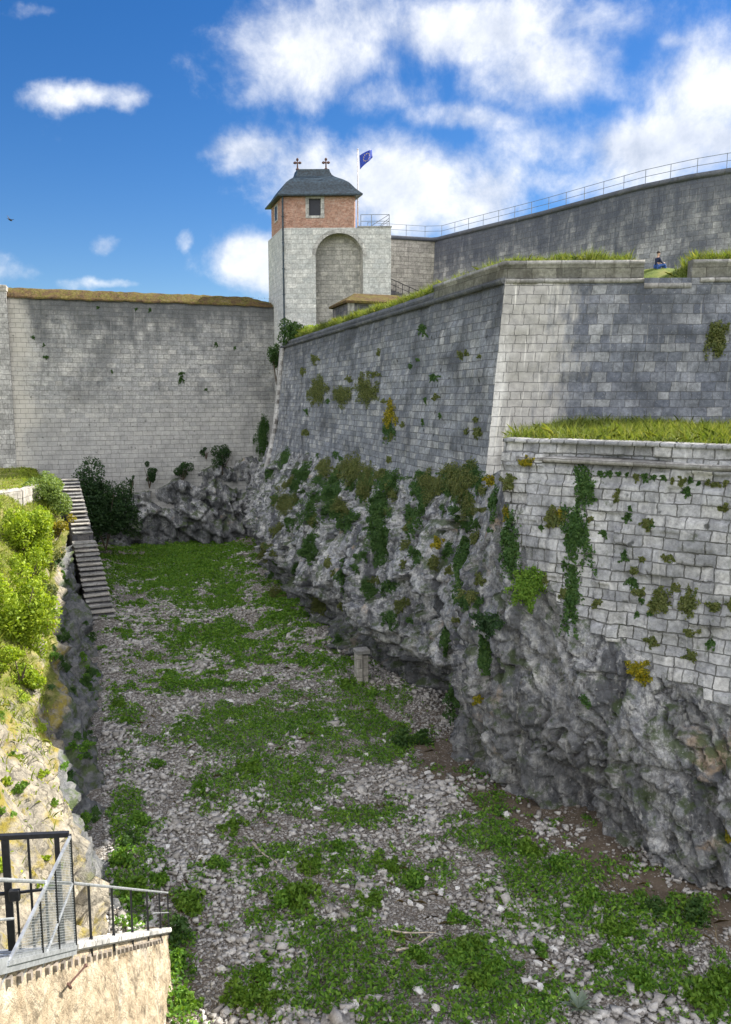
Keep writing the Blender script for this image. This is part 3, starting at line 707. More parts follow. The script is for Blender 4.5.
# pale buttress at the left edge
butt = empty('buttress', (xl-3, YW-.5, -5)); tag(butt, 'pale buttress at the left end of the long end wall', 'buttress'); bpy.context.view_layer.update()
b_ = MB(); b_.box(xl-6, xl, YW-.45, YW+2.4, -9, zt+.42); inv(b_.build('wall_face', M['quoin'], butt, uvbox=True))
b_ = MB(); b_.box(xl-6, xl+.06, YW-.52, YW+2.4, zt+.425, zt+.95); inv(b_.build('coping', M['tan'], butt, uvbox=True, bevel=.04))

# rock outcrop under the end wall
def outc(a, b):
    x = lerp(-4.5, 15.5, a)
    tz = interp(x, [-4.5, 0, 3, 6, 9, 11, 13.5, 15.5], [-8.2, -8.4, -8.4, -7.5, -6.2, -5.7, -5.0, -4.4])
    if b < .75: w_ = b/.75; y = lerp(72.1, 73.75, w_); z = lerp(-13.6, tz, w_)
    else: w_ = (b-.75)/.25; y = lerp(73.75, 75.6, w_); z = tz+.15*w_
    f1, c, e = facet(Vector((x*.5+z*.3, z*.55, 1))); f2, c2, e2 = facet(Vector((x*1.4, z*1.2, 4)))
    d = 1.0*f1+.6*(c-.5)+.4*f2+.25*(c2-.5)+.25*fbm(Vector((x*.5, z*.5, 3)), 4)-.2*sstep(.08, 0, e)
    return Vector((x, y-d*sstep(1.0, .7, b), z+.3*d*b)), (x, z)
V, F, T = grid(170, 70, outc); add_bvh(V, F)
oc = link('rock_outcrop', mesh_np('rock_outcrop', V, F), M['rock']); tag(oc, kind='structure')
ledge_rail = MB(); 

# ---- left bank
crest = [(6, -3.2, -5.6), (10, -2.2, -6.9), (13, -1.5, -8.8), (16.4, -.75, -11.1), (19.9, -.85, -11.0), (21.9, -1.35, -10.5), (24.3, -1.8, -10.0), (26.2, -2.05, -9.2), (32, -2.4, -9.0), (40, -2.8, -9.0), (47, -2.95, -8.8), (52, -2.35, -7.7), (57, -3.0, -6.9), (64, -4.2, -6.3), (77, -5.6, -6.0)]
cy = [c[0] for c in crest]; cxs = [c[1] for c in crest]; czs = [c[2] for c in crest]
def bank_pt(a, b):
    Y = lerp(6, 76, a**1.2)
    xc, zc = interp(Y, cy, cxs), interp(Y, cy, czs)
    bx = interp(Y, [6, 10, 16, 18.5, 24, 30, 45, 52, 60, 76], [-2.9, -1.95, -.5, -.1, .1, .0, -.35, -1.5, -2.5, -4.2])
    # profile points out from the ditch
    tz = interp(Y, [6, 10, 15, 22, 30, 40, 50, 60, 76], [-4.5, -5.2, -6.2, -6.9, -6.6, -5.6, -5.2, -5.7, -5.95])   # terrace height
    wid = interp(Y, [7, 20, 30, 45, 54, 60, 76], [2.6, 3.2, 3.2, 2.6, 2.2, 1.6, 1.2])
    if b < .42:
        t = b/.42; x = lerp(bx, xc, t**1.1); z = lerp(FLOOR-.5, zc, t); g = -.3*sstep(18.2, 20.5, Y+(1-t)*1.5)+1.1*sstep(.72, .95, t)*sstep(23, 27, Y)
    elif b < .75:
        t = (b-.42)/.33; x = lerp(xc, xc-wid, t); z = lerp(zc, tz, t**.9); g = interp(Y, [16, 22, 26, 33], [.02, .2, .7, 1])*sstep(-.1, .35, t+.1)
    else:
        t = (b-.75)/.25; x = lerp(xc-wid, xc-wid-45, t**1.6); z = tz+.6*t; g = interp(Y, [15, 26, 40], [.3, .7, 1])
    q = Vector((x, Y, z))
    f1, c, e = facet(Vector((Y*.5, z*.6+x*.5, 2))); f2, c2, e2 = facet(Vector((Y*1.5, z*1.5+x, 6))); f3, c3, e3 = facet(Vector((Y*3.4, z*3+x*2, 6)))
    rk = (1-.8*max(0, g))*(.7*f1+.3*(c-.5)+.36*f2+.15*(c2-.5)+.14*f3-.16*sstep(.08, 0, e))+.22*fbm(q*.6, 4)+.08*fbm(q*2.2, 3)
    fade = sstep(0, .1, b)*(1 if b < .75 else sstep(1, .78, b)*.7+.3)
    nrm = Vector((.85, 0, .5)) if b < .42 else Vector((.45, 0, .9))
    p = q+nrm.normalized()*rk*fade*.8
    return p, g
nb, na = 150, 330
V = []; G = []
for j in range(nb+1):
    for i in range(na+1):
        p, g = bank_pt(i/na, j/nb); V.append(p[:]); G.append(g)
i, j = np.meshgrid(np.arange(na), np.arange(nb)); q = (j*(na+1)+i).ravel(); F = np.stack([q, q+na+1, q+na+2, q+1], 1)
V = np.array(V); me = mesh_np('bank', V, F); at = me.attributes.new('grass', 'FLOAT', 'POINT'); at.data.foreach_set('value', G)
bank = link('bank', me, M['bank'], smooth=True); tag(bank, kind='structure'); add_bvh(V, F)
bank_bvh = bvhs[-1]

# ================================================================== THINGS
def root(name, loc, label, cat, group=None):
    o = tag(empty(name, loc), label, cat, group); bpy.context.view_layer.update(); return o
def sub(mb, name, mat, parent, **kw): return inv_link(mb.build(name, mat, parent, **kw))
def inv_link(o):
    p = o.parent; mw = Vector((0, 0, 0)); q = p
    while q: mw += Vector(q.location); q = q.parent
    off = np.array(mw); n = len(o.data.vertices); a = np.zeros(n*3, np.float32); o.data.vertices.foreach_get('co', a)
    o.data.vertices.foreach_set('co', (a.reshape(-1, 3)-off).ravel().astype(np.float32)); o.data.update(); return o

# ---- tower
YT = 71.0; DEP = 4.6; SH = .36; t0x = atY(283, 300, YT).x
def atT(x, y, off=0):              # point on the slightly turned front of the tower
    d = ray(x, y); t = (YT+off+SH*t0x)/(d.y+SH*d.x); return d*t
def shear(o):
    n = len(o.data.vertices); a = np.zeros(n*3, np.float32); o.data.vertices.foreach_get('co', a); a = a.reshape(-1, 3)
    mw = np.zeros(3); pq = o.parent
    while pq: mw += np.array(pq.location); pq = pq.parent
    a[:, 1] -= SH*(a[:, 0]+mw[0]-t0x); o.data.vertices.foreach_set('co', a.ravel()); o.data.update()
tx0, txR = atT(283, 300).x, atT(391, 260).x
txB = atT(354.5, 210).x
zS, zB = atT(283, 228).z, atT(283, 194).z
tower = root('tower', (tx0+3, YT, 0), 'square pale stone tower with red brick top storey, arched niche and bell shaped slate roof', 'tower')
nx0, nx1 = atT(316, 300).x, atT(363, 300).x; nr_ = (nx1-nx0)/2; ncx = (nx0+nx1)/2
nzt = atT(340, 233).z; nzs = nzt-nr_; zb = -2.0; ND = .9
bd = MB()
arc = [(ncx-nr_*math.cos(math.pi*t/24), nzs+nr_*math.sin(math.pi*t/24)) for t in range(25)]
bd.add([(tx0, YT, zb), (nx0, YT, zb), (nx0, YT, nzs), (nx0, YT, zS), (tx0, YT, zS)], [(0, 1, 2, 3, 4)])
bd.add([(nx1, YT, zb), (txR, YT, zb), (txR, YT, zS), (nx1, YT, zS), (nx1, YT, nzs)], [(0, 1, 2, 3, 4)])
for t in range(24):
    (xa, za), (xb, zb2) = arc[t], arc[t+1]; bd.add([(xa, YT, za), (xb, YT, zb2), (xb, YT, zS), (xa, YT, zS)], [(0, 1, 2, 3)])
Yb = YT+DEP+1.5
bd.add([(tx0, YT, zb), (tx0, Yb, zb), (tx0, Yb, zS), (tx0, YT, zS)], [(0, 1, 2, 3)])
bd.add([(txR, YT, zb), (txR, Yb, zb), (txR, Yb, zS), (txR, YT, zS)], [(0, 1, 2, 3)])
bd.add([(tx0, YT, zS), (txR, YT, zS), (txR, Yb, zS), (tx0, Yb, zS)], [(0, 1, 2, 3)])
bd.add([(tx0, Yb, zb), (txR, Yb, zb), (txR, Yb, zS), (tx0, Yb, zS)], [(0, 1, 2, 3)])
sub(bd, 'stone_body', M['tower'], tower, uvbox=True)
nb_ = MB(); pts = [(nx0, zb)]+arc+[(nx1, zb)]
for t in range(len(pts)-1):
    (xa, za), (xb, zb2) = pts[t], pts[t+1]; nb_.add([(xa, YT+.002, za), (xb, YT+.002, zb2), (xb, YT+ND, zb2), (xa, YT+ND, za)], [(0, 1, 2, 3)])
nb_.add([(x, YT+ND, z) for x, z in pts], [tuple(range(len(pts)))])
sub(nb_, 'niche', M['niche'], tower, uvbox=True)
arch = MB(); hp = []
for t in range(24):
    a0, a1 = math.pi*t/24, math.pi*(t+1)/24
    q = [(ncx-r_*math.cos(a), nzs+r_*math.sin(a)) for r_, a in ((nr_, a0), (nr_+.32, a0), (nr_+.32, a1), (nr_, a1))]
    arch.prism([(x, YT-.03, z) for x, z in q], (0, .028, 0))
sub(arch, 'arch_ring', M['quoin'], tower, uvbox=True)
# brick storey, with its window opening on the front
wx0, wx1 = atT(309, 205).x, atT(321, 205).x; wz0, wz1 = atT(315, 215.5).z, atT(315, 198.5).z
bs = MB(); f0 = YT+.04
for (a, b, c, d) in ((tx0+.04, wx0, zS, zB), (wx1, txB, zS, zB), (wx0, wx1, zS, wz0), (wx0, wx1, wz1, zB)):
    bs.add([(a, f0, c), (b, f0, c), (b, f0, d), (a, f0, d)], [(0, 1, 2, 3)])
bs.add([(tx0+.04, f0, zS), (tx0+.04, YT+DEP, zS), (tx0+.04, YT+DEP, zB), (tx0+.04, f0, zB)], [(0, 1, 2, 3)])
bs.add([(txB, f0, zS), (txB+.14, f0+.2, zS), (txB+.14, f0+.2, zB), (txB, f0, zB)], [(0, 1, 2, 3)])
bs.add([(txB+.14, f0+.2, zS), (txB+.14, YT+DEP, zS), (txB+.14, YT+DEP, zB), (txB+.14, f0+.2, zB)], [(0, 1, 2, 3)])
bs.add([(tx0+.04, YT+DEP, zS), (txB+.14, YT+DEP, zS), (txB+.14, YT+DEP, zB), (tx0+.04, YT+DEP, zB)], [(0, 1, 2, 3)])
sub(bs, 'brick_storey', M['brick'], tower, uvbox=True)
wf = MB(); t_ = .28
wf.box(wx0-t_, wx0, f0-.03, f0+.3, wz0-.22, wz1+.25); wf.box(wx1, wx1+t_, f0-.03, f0+.3, wz0-.22, wz1+.25)
wf.box(wx0+.001, wx1-.001, f0-.028, f0+.3, wz1, wz1+.25); wf.box(wx0+.001, wx1-.001, f0-.028, f0+.3, wz0-.22, wz0)
win = sub(wf, 'window', M['quoin'], tower, uvbox=True)
pn_ = MB(); pn_.box(wx0, wx1, f0+.2, f0+.23, wz0, wz1); sub(pn_, 'pane', M['pane'], win)
sw = MB(); sy0, sz0 = YT+2.0, wz0+.1
for (ya, yb, za, zc) in ((sy0-.2, sy0, sz0-.15, sz0+1.35), (sy0+.9, sy0+1.1, sz0-.15, sz0+1.35), (sy0+.001, sy0+.899, sz0-.15, sz0), (sy0+.001, sy0+.899, sz0+1.2, sz0+1.35)):
    sw.box(tx0-.0, tx0+.1, ya, yb, za, zc)
win2 = sub(sw, 'window', M['quoin'], tower, uvbox=True)
pn_ = MB(); pn_.box(tx0+.01, tx0+.07, sy0, sy0+.9, sz0, sz0+1.2); sub(pn_, 'pane', M['pane'], win2)
# bell roof
zp = lambda y, off=0: atT(311, y, off).z
ridz = zp(170.5, 2.2)
prof = [(-.42, zB-.22), (-.44, zB-.10), (-.24, zB+.12), (.0, zB+.40), (.32, zp(184, .32)), (.48, zp(182, .48)), (.85, zp(179.3, .85)), (1.25, zp(177.3, 1.25)), (1.42, zp(176.2, 1.42)), (1.56, zp(174.5, 1.56)), (1.66, zp(172, 1.66)), (1.72, ridz)]
rX0, rX1, rY0, rY1 = tx0, txB+.12, YT, YT+DEP
rf = MB(); ring = []
for (ins, z) in prof:
    iy = min(ins, (rY1-rY0)/2-.25*max(0, 1.8-ins)); ring.append([(rX0+ins, rY0+iy, z), (rX1-ins, rY0+iy, z), (rX1-ins, rY1-iy, z), (rX0+ins, rY1-iy, z)])
vs_ = [p for r_ in ring for p in r_]; fs = []
for r_ in range(len(ring)-1):
    for q in range(4): fs.append((r_*4+q, r_*4+(q+1) % 4, r_*4+4+(q+1) % 4, r_*4+4+q))
fs.append(tuple(range(len(vs_)-4, len(vs_)))); fs.append((3, 2, 1, 0)); rf.add(vs_, fs)
roof = sub(rf, 'roof', M['slate'], tower)
for q in range(2):
    fx = (rX0+1.72+.12) if q == 0 else (rX1-1.72-.12); fy = (rY0+rY1)/2; fz = ridz
    fn = MB(); fn.tube((fx, fy, fz-.1), (fx, fy, fz+.95), .07, 8, .05); fn.ico((fx, fy, fz+.12), .16); fn.ico((fx, fy, fz+.95), (.13, .1, .16)); fn.ico((fx-.2, fy, fz+.68), (.17, .1, .13)); fn.ico((fx+.2, fy, fz+.68), (.17, .1, .13)); fn.bar((fx-.3, fy, fz+.66), (fx+.3, fy, fz+.66), .09)
    sub(fn, 'finial', M['iron'], roof, smooth=True)
rd = MB()
for q in range(5):
    x = lerp(rX0+2.3, rX1-2.3, q/4); rd.ico((x, (rY0+rY1)/2, ridz+.04), (.07, .07, .09))
rd.bar((rX0+1.9, (rY0+rY1)/2, ridz+.02), (rX1-1.9, (rY0+rY1)/2, ridz+.02), .1); sub(rd, 'ridge_cap', M['slate'], roof)
dp = MB(); dp.tube((tx0+.06, YT-.07, 1.0), (tx0+.06, YT-.07, zB-.15), .07, 8)
for z in np.arange(2.5, zB-.5, 2.2): dp.box(tx0-.04, tx0+.16, YT-.10, YT-.002, z, z+.08)
sub(dp, 'drainpipe', M['slate'], tower)
tr = MB(); tz1 = zS+1.1; xs_ = [txB+.55, atT(372, 220).x, txR-.12]
for x in xs_: tr.tube((x, YT+.12, zS), (x, YT+.12, tz1), .03)
for h in (1.1, .55): tr.tube((xs_[0], YT+.12, zS+h), (xs_[-1], YT+.12, zS+h), .025); tr.tube((xs_[-1], YT+.12, zS+h), (xs_[-1], YT+5, zS+h), .025)
tr.tube((xs_[-1]-.9, YT+.12, zS+.05), (xs_[-1], YT+.12, zS+.8), .025); tr.tube((xs_[-1], YT+5, zS), (xs_[-1], YT+5, tz1), .03)
sub(tr, 'terrace_railing', M['greyrail'], tower)
cpx = MB(); cpx.box(txB+.305, txR+.05, YT-.05, YT+.4, zS+.003, zS+.12); sub(cpx, 'terrace_coping', M['trim'], tower, uvbox=True)

def kids(o):
    for c in o.children: shear(c); kids(c)
bpy.context.view_layer.update(); kids(tower)

# ---- flagpole with the twelve-star flag
fx = atY(357.8, 200, YT+.3).x; ftop = atY(357.8, 150, YT+.3).z
fp = root('flagpole', (fx, YT+.3, zS), 'white flagpole on the tower terrace flying a blue flag with a star ring', 'flagpole')
p_ = MB(); p_.tube((fx, YT+.3, zS), (fx, YT+.3, ftop), .075, 10, .05); p_.ico((fx, YT+.3, ftop+.05), .09); sub(p_, 'pole', plain('white_pole', (.55, .52, .52), .5), fp, smooth=True)
A0, A1 = atY(359.4, 155.5, YT+.3), atY(360, 169.5, YT+.3); B0, B1 = atY(372.3, 148.3, YT+.3), atY(373.4, 156.5, YT+.3)
def flag_pt(u, v): p = A0.lerp(B0, u).lerp(A1.lerp(B1, u), v); return p+Vector((0, .22*math.sin(u*7+v*1.5)*u, .03*math.sin(u*6)))
V, F, T = grid(18, 12, lambda a, b: (flag_pt(a, b), (a, b)))
fl = inv_link(link('flag', mesh_np('flag', V, F), plain('blue_flag', (.006, .035, .30), .6, 0, .15), fp, smooth=True))
fl.modifiers.new('s', 'SOLIDIFY').thickness = .012
ystar = plain('yellow_star', (.75, .55, .03), .6, 0, .05)
for sidey in (-1, 1):
    smb = MB()
    for q in range(12):
        a = 2*math.pi*q/12; cu, cv = .5+.21*math.cos(a), .5+.30*math.sin(a); vs_ = []
        for t in range(10):
            r_ = (.055 if t % 2 == 0 else .022); b = math.pi*t/5-math.pi/2
            vs_.append(flag_pt(cu+r_*.72*math.cos(b), cv+r_*math.sin(b))+Vector((0, sidey*.02, 0)))
        vs_.append(flag_pt(cu, cv)+Vector((0, sidey*.02, 0))); smb.add(vs_, [(t, (t+1) % 10, 10) for t in range(10)])
    sub(smb, 'star_ring', ystar, fl)

# ---- high rampart behind, its pale end wall, parapet railing and stair
ZR = 15.9
rp = [(393, 238), (435, 238), (470, 229), (505, 220.5), (540, 212), (590, 198.5), (640, 185), (690, 174.5), (731, 168)]
RP = [atZ(x, y, ZR) for x, y in rp]; RP = [Vector((p.x, p.y, 0)) for p in RP]
d_ = (RP[-1]-RP[-2]).normalized(); RP.append(RP[-1]+d_*6+Vector((.6, 0, 0))); RP.append(RP[-1]+d_*6+Vector((1.5, 0, 0)))
RP[0] = Vector((txR+.5, RP[1].y+.3, 0))
ramp_o = root('rampart', (RP[4].x, RP[4].y, 0), 'high dark streaked rampart curving up behind the bastion', 'rampart')
def rsamp(pts, n):
    cu = [0]
    for i in range(1, len(pts)): cu.append(cu[-1]+(pts[i]-pts[i-1]).length)
    out = []
    for q in range(n+1):
        s = cu[-1]*q/n; i = min(len(pts)-2, int(np.searchsorted(cu, s, 'right')-1)); t = (s-cu[i])/(cu[i+1]-cu[i]); out.append((pts[i].lerp(pts[i+1], t), s))
    return out
RS = rsamp(RP[1:], 120)
def rwall(samples, nv, z0, z1, batter=.06):
    V, T = [], []
    for j in range(nv+1):
        z = lerp(z0, z1, j/nv)
        for i, (p, s) in enumerate(samples):
            a = samples[max(0, i-1)][0]; b = samples[min(len(samples)-1, i+1)][0]; d = (b-a).normalized(); n = Vector((-d.y, d.x, 0))
            if n.dot(p) > 0: n = -n
            V.append((p+n*(batter*(z1-z)+.6*face_rough(s, z, .04))+Vector((0, 0, z)))[:]); T.append((s, z))
    nu = len(samples)-1; i, j = np.meshgrid(np.arange(nu), np.arange(nv)); q = (j*(nu+1)+i).ravel()
    return np.array(V), np.stack([q, q+1, q+nu+2, q+nu+1], 1), np.array(T)
V, F, T = rwall(RS, 30, 3, ZR-.35); inv_link(link('curved_wall', mesh_np('curved_wall', V, F, T), M['rampart'], ramp_o))
ES = rsamp([RP[0], RP[1]+Vector((.02, 0, 0))], 12)
V, F, T = rwall(ES, 30, 3, ZR-.35, .0); inv_link(link('end_wall', mesh_np('end_wall', V, F, T), M['tan'], ramp_o))
cp = [p for p, s in rsamp(RP, 60)]
V, F = [], []
for i, p in enumerate(cp):
    a, b = cp[max(0, i-1)], cp[min(60, i+1)]; d = (b-a).normalized(); n = Vector((-d.y, d.x, 0)); n = -n if n.dot(p) > 0 else n
    for o_, z in ((.10, ZR-.36), (.12, ZR), (-.8, ZR+.04), (-.8, ZR-.36)): V.append((p+n*o_+Vector((0, 0, z)))[:])
for i in range(60):
    for r_ in range(4): F.append((i*4+r_, i*4+(r_+1) % 4, i*4+4+(r_+1) % 4, i*4+4+r_))
inv_link(link('coping', mesh_np('coping', V, F, np.array(V)[:, [0, 2]]), M['rampart'], ramp_o))
# fill behind so it is a body of earth with thickness
V = [(p.x, p.y, ZR-.1) for p in cp]+[(p.x+40, p.y+20, ZR-.1) for p in cp]
F = [(i, i+1, 61+i+1, 61+i) for i in range(60)]
inv_link(link('walkway', mesh_np('walkway', V, F), M['turf'], ramp_o))
rr = root('rampart_railing', (cp[30].x, cp[30].y, ZR), 'thin grey steel railing running along the top of the high curved rampart', 'railing')
tp_, s0 = MB(), 0
RR = rsamp([p+Vector((.3, .1, 0)) for p in RP], 26)
for i in range(26):
    for h in (1.1, .6): tp_.tube(RR[i][0]+Vector((0, 0, ZR+h)), RR[i+1][0]+Vector((0, 0, ZR+h)), 0.02, 6)
sub(tp_, 'rails', M['greyrail'], rr)
for i in range(27):
    pb = MB(); pb.tube(RR[i][0]+Vector((0, 0, ZR-.1)), RR[i][0]+Vector((0, 0, ZR+1.12)), .026, 6); sub(pb, 'post', M['greyrail'], rr)
# dark stair with railing against the pale end wall
sb = root('outdoor_stair', (RP[0].x+2, RP[0].y-1.2, 6), 'dark outdoor stair with iron handrail descending beside the tower', 'stair')
xa, xb = txR+.3, atY(421, 290, RP[0].y-1.5).x; za, zc = atY(392, 271, RP[0].y-1.5).z, atY(421, 293, RP[0].y-1.5).z
st_ = MB()
for q in range(16):
    x = lerp(xa, xb, q/16); z = lerp(za, zc, q/16)-1.0; st_.box(x, lerp(xa, xb, (q+1)/16)+.002, RP[0].y-1.8, RP[0].y-.4, z-2.5-q*.003, z)
sub(st_, 'steps', M['guard'], sb, uvbox=True)
hr = MB(); yq = RP[0].y-1.78
for q in range(0, 17, 2):
    x, z = lerp(xa, xb, q/16), lerp(za, zc, q/16); hr.tube((x, yq, z-1), (x, yq, z), .03, 6)
hr.tube((xa, yq, za), (xb, yq, zc), .035, 6); hr.tube((xa, yq, za-.5), (xb, yq, zc-.5), .025, 6); sub(hr, 'handrail', M['black'], sb)

# ---- low mossy-roofed guardhouse on the bastion
YG = 57.0
ga, gb = atY(336, 308, YG+2.6), atY(348, 303, YG); gx1 = atY(412, 300, YG).x; gz = gb.z
gh = root('guardhouse', (gb.x+2, YG+1, 5), 'low dark stone hut with a mossy stone roof half hidden behind the bastion turf', 'hut')
xg0 = gb.x; gw = MB()
gw.add([(xg0, YG, 4), (gx1, YG, 4), (gx1, YG, gz), (xg0, YG, gz), (xg0, YG+4, 4), (gx1, YG+4, 4), (gx1, YG+4, gz), (xg0, YG+4, gz)], [(0, 1, 2, 3), (4, 5, 6, 7), (0, 4, 7, 3), (1, 5, 6, 2)])
sub(gw, 'walls', M['guard'], gh, uvbox=True)
gp = MB()
for x in (xg0-.04, xg0+1.6): gp.box(x, x+.5, YG-.08, YG-.004, 4, gz-.01)
sub(gp, 'pilasters', M['trim'], gh, uvbox=True)
gr_ = MB(); z2 = gz+.95
gr_.add([(xg0-.25, YG-.25, gz), (gx1+.25, YG-.25, gz), (gx1+.25, YG+4.25, gz), (xg0-.25, YG+4.25, gz), (xg0-.25, YG-.25, gz+.16), (gx1+.25, YG-.25, gz+.16), (gx1+.25, YG+4.25, gz+.16), (xg0-.25, YG+4.25, gz+.16), (xg0+1.1, YG+1.9, z2), (gx1-.5, YG+1.9, z2)],
        [(0, 1, 5, 4), (1, 2, 6, 5), (2, 3, 7, 6), (3, 0, 4, 7), (4, 5, 9, 8), (5, 6, 9), (6, 7, 8, 9), (7, 4, 8), (3, 2, 1, 0)])
sub(gr_, 'roof', M['coping'], gh)

# ---- long stone staircase at the foot of the left bank
S0, S1 = Vector((-.15, 45.6, -12.9)), Vector((-2.35, 64.0, -5.9))
stair = root('staircase', S0, 'long narrow stone staircase climbing from the ditch floor to the end wall', 'staircase')
ns = 34; dxy = Vector((S1.x-S0.x, S1.y-S0.y, 0)); dn = dxy.normalized(); lat = Vector((dn.y, -dn.x, 0))
for q in range(ns):
    t0, t1 = q/ns, (q+1)/ns
    if 17 <= q <= 18: zt_ = lerp(S0.z, S1.z, 17.5/ns)
    else: zt_ = lerp(S0.z, S1.z, t1)
    wd = .74 if q < 18 else .62
    a = S0+dxy*t0; b = S0+dxy*(t1+.012)
    a.z = b.z = 0
    e = random.uniform(-.06, .06); poly = [a-lat*(wd+e)+dn*random.uniform(-.04, .04), a+lat*(wd-e)+dn*random.uniform(-.04, .04), b+lat*wd, b-lat*wd]
    sm_ = MB(); sm_.prism([p+Vector((0, 0, zt_-.085+random.uniform(-.025, .02))) for p in poly], (0, 0, .085+random.uniform(-.015, .015))); sub(sm_, 'step', M['trim'] if q % 3 else M['tan'], stair, uvbox=True, bevel=.02)
stf = MB(); zz = Vector((0, 0, .18))
for q in range(ns):
    t0, t1 = q/ns, (q+1)/ns; a, b = S0+dxy*t0, S0+dxy*t1; z_ = lerp(S0.z, S1.z, t1 if not 17 <= q <= 18 else 17.5/ns)-.15
    a.z = b.z = 0; stf.prism([p+Vector((0, 0, -14)) for p in (a-lat*.66, a+lat*.66, b+lat*.66, b-lat*.66)], (0, 0, 14+z_))
sub(stf, 'stair_body', M['guard'], stair, uvbox=True)

# ---- rough stone terrace wall on the left bank
tw = root('terrace_wall', (-6, 46, -5), 'low pale rubble wall holding up the grass terrace at the left edge', 'wall')
a_, b__ = atY(-30, 497, 47), atY(22, 492, 49.5)
tb = MB(); dd = (b__-a_); dd.z = 0
tb.prism([(a_.x, a_.y, -7.5), (b__.x, b__.y, -7.5), (b__.x-.3, b__.y+1.2, -7.5), (a_.x, a_.y+1.4, -7.5)], (0, 0, 7.5+b__.z+.15))
tb.prism([(b__.x+.02, b__.y+.02, -8), (b__.x+1.0, b__.y+4.5, -8), (b__.x+.4, b__.y+4.8, -8), (b__.x-.28, b__.y+1.0, -8)], (0, 0, 8+b__.z+.1))
o = sub(tb, 'wall_body', M['tan'], tw, uvbox=True, bevel=.06)

# ---- outer wall of the stair that goes down from the gate to the ditch, with steel steps, gate and railing
A_ = ray(73, 950)*10.3; B_e = ray(168, 932)*17.6
mS = (B_e.x-A_.x)/(B_e.y-A_.y)
def onwall(px, py): d = ray(px, py); return d*((A_.x-mS*A_.y)/(d.x-mS*d.y))
P0_ = onwall(0, 968); sl0 = (A_.z-P0_.z)/(A_.y-P0_.y); slB = (B_e.z-A_.z)/(B_e.y-A_.y)
EH = Vector((mS, 1, 0)).normalized(); EN = Vector((EH.y, -EH.x, 0))            # along the stair, outward (to the ditch)
def wtop(Y): return A_.z+(sl0 if Y < A_.y else slB)*(Y-A_.y)
def wpt(Y, out=0, dz=0): return Vector((A_.x+mS*(Y-A_.y), Y, wtop(Y)+dz))+EN*out
pl = root('stair_wall', A_, 'sunlit rough stone wall at the lower left, its pale top sloping down into the ditch', 'wall')
Pm, k = new_mat('rough_render'); P = k.node('ShaderNodeNewGeometry').outputs['Position']
n = k.noise(P, 1.5, 7, .7, .8); n2 = k.noise(P, 9, 6, .75)
dg = k.node('ShaderNodeVectorRotate', rotation_type='X_AXIS'); k.l.new(P, dg.inputs[0]); dg.inputs['Angle'].default_value = R(-34)
strk = k.noise(k.scale(dg.outputs[0], (2.6, 2.6, .9)), 1.5, 7, .72)
c = k.ramp(n, [(.3, (.34, .26, .17)), (.5, (.50, .41, .29)), (.7, (.60, .53, .42))])
c = k.mix(1, c, k.ramp(strk, [(.36, .42), (.48, .95), (.7, 1.18)]), 'MULTIPLY')
c = k.mix(1, c, k.ramp(n2, [(.3, .7), (.7, 1.2)]), 'MULTIPLY')
c = k.mix(k.math('MULTIPLY', k.step(k.noise(P, .9, 4), .58, .7), .5), c, (.34, .33, .31))
M['render'] = finish(Pm, k, c, .92, k.bump(k.math('ADD', k.math('MULTIPLY', strk, 1.5), n2), 1, .07), .15)
Y0, Y1 = 5.0, B_e.y
def pw(a, b):
    Y = lerp(Y0, Y1+.55, a); q = wpt(min(Y, Y1)); z = lerp(-14.6, q.z-.02, b)
    if Y > Y1: t = (Y-Y1)/.55; q = q+EH*(.25*math.sin(t*1.57))-EN*(.55*(1-math.cos(t*1.57)))
    r = .07*fbm(Vector((Y*1.3, z*.8, 2)), 4)+.03*fbm(Vector((Y*3-z*2, z*2.5, 5)), 4)
    p = q+EN*(r*(1 if b < .96 else .15)+.03*(q.z-z)); return Vector((p.x, p.y, z)), (Y, z)
V, F, T = grid(170, 110, pw); inv_link(link('wall_face', mesh_np('wall_face', V, F, T), M['render'], pl)); add_bvh(V, F)
cpd = MB(); ys_ = np.linspace(A_.y, Y1+.1, 7)
for ya, yb in zip(ys_[:-1], ys_[1:]):
    yb2 = yb-.012; cpd.prism([wpt(ya, .07, -.02), wpt(yb2, .07, -.02), wpt(yb2, -.34, -.02), wpt(ya, -.34, -.02)], (0, 0, .13+random.uniform(-.012, .012)))
sub(cpd, 'coping', M['quoin'], pl, uvbox=True, bevel=.025)
ends = MB()
for y in np.arange(A_.y-4, Y1-.6, .27):
    q = wpt(y, 0, -.16); ends.bar(q-EN*.1, q+EN*.05, .06, .085)
sub(ends, 'tread_ends', M['woodpost'], pl)
for i_ in range(24):
    y = lerp(A_.y+.1, Y1+.3, i_/24); q = wpt(min(y, Y1), 0, -.35); sm_ = MB(); dy_ = (Y1-A_.y)/24
    sm_.prism([q-EN*.36, q-EN*1.35, q-EN*1.35+EH*(dy_*1.15), q-EN*.36+EH*(dy_*1.15)], (0, 0, .16)); sub(sm_, 'step', M['tan'], pl, uvbox=True, bevel=.015)
stf = MB()
for i_ in range(24):
    y = lerp(A_.y+.1, Y1+.3, i_/24); q = wpt(min(y, Y1), 0, -.36); dy_ = (Y1-A_.y)/24*1.03
    stf.prism([Vector((v.x, v.y, -14.6)) for v in (q-EN*.3, q-EN*1.5, q-EN*1.5+EH*dy_, q-EN*.3+EH*dy_)], (0, 0, 14.6+q.z))
sub(stf, 'stair_body', M['guard'], pl, uvbox=True)
deck = root('steel_steps', wpt(8.6, -.5, 0), 'galvanised grating steps leading down to the dark gate', 'steps')
nst = 8
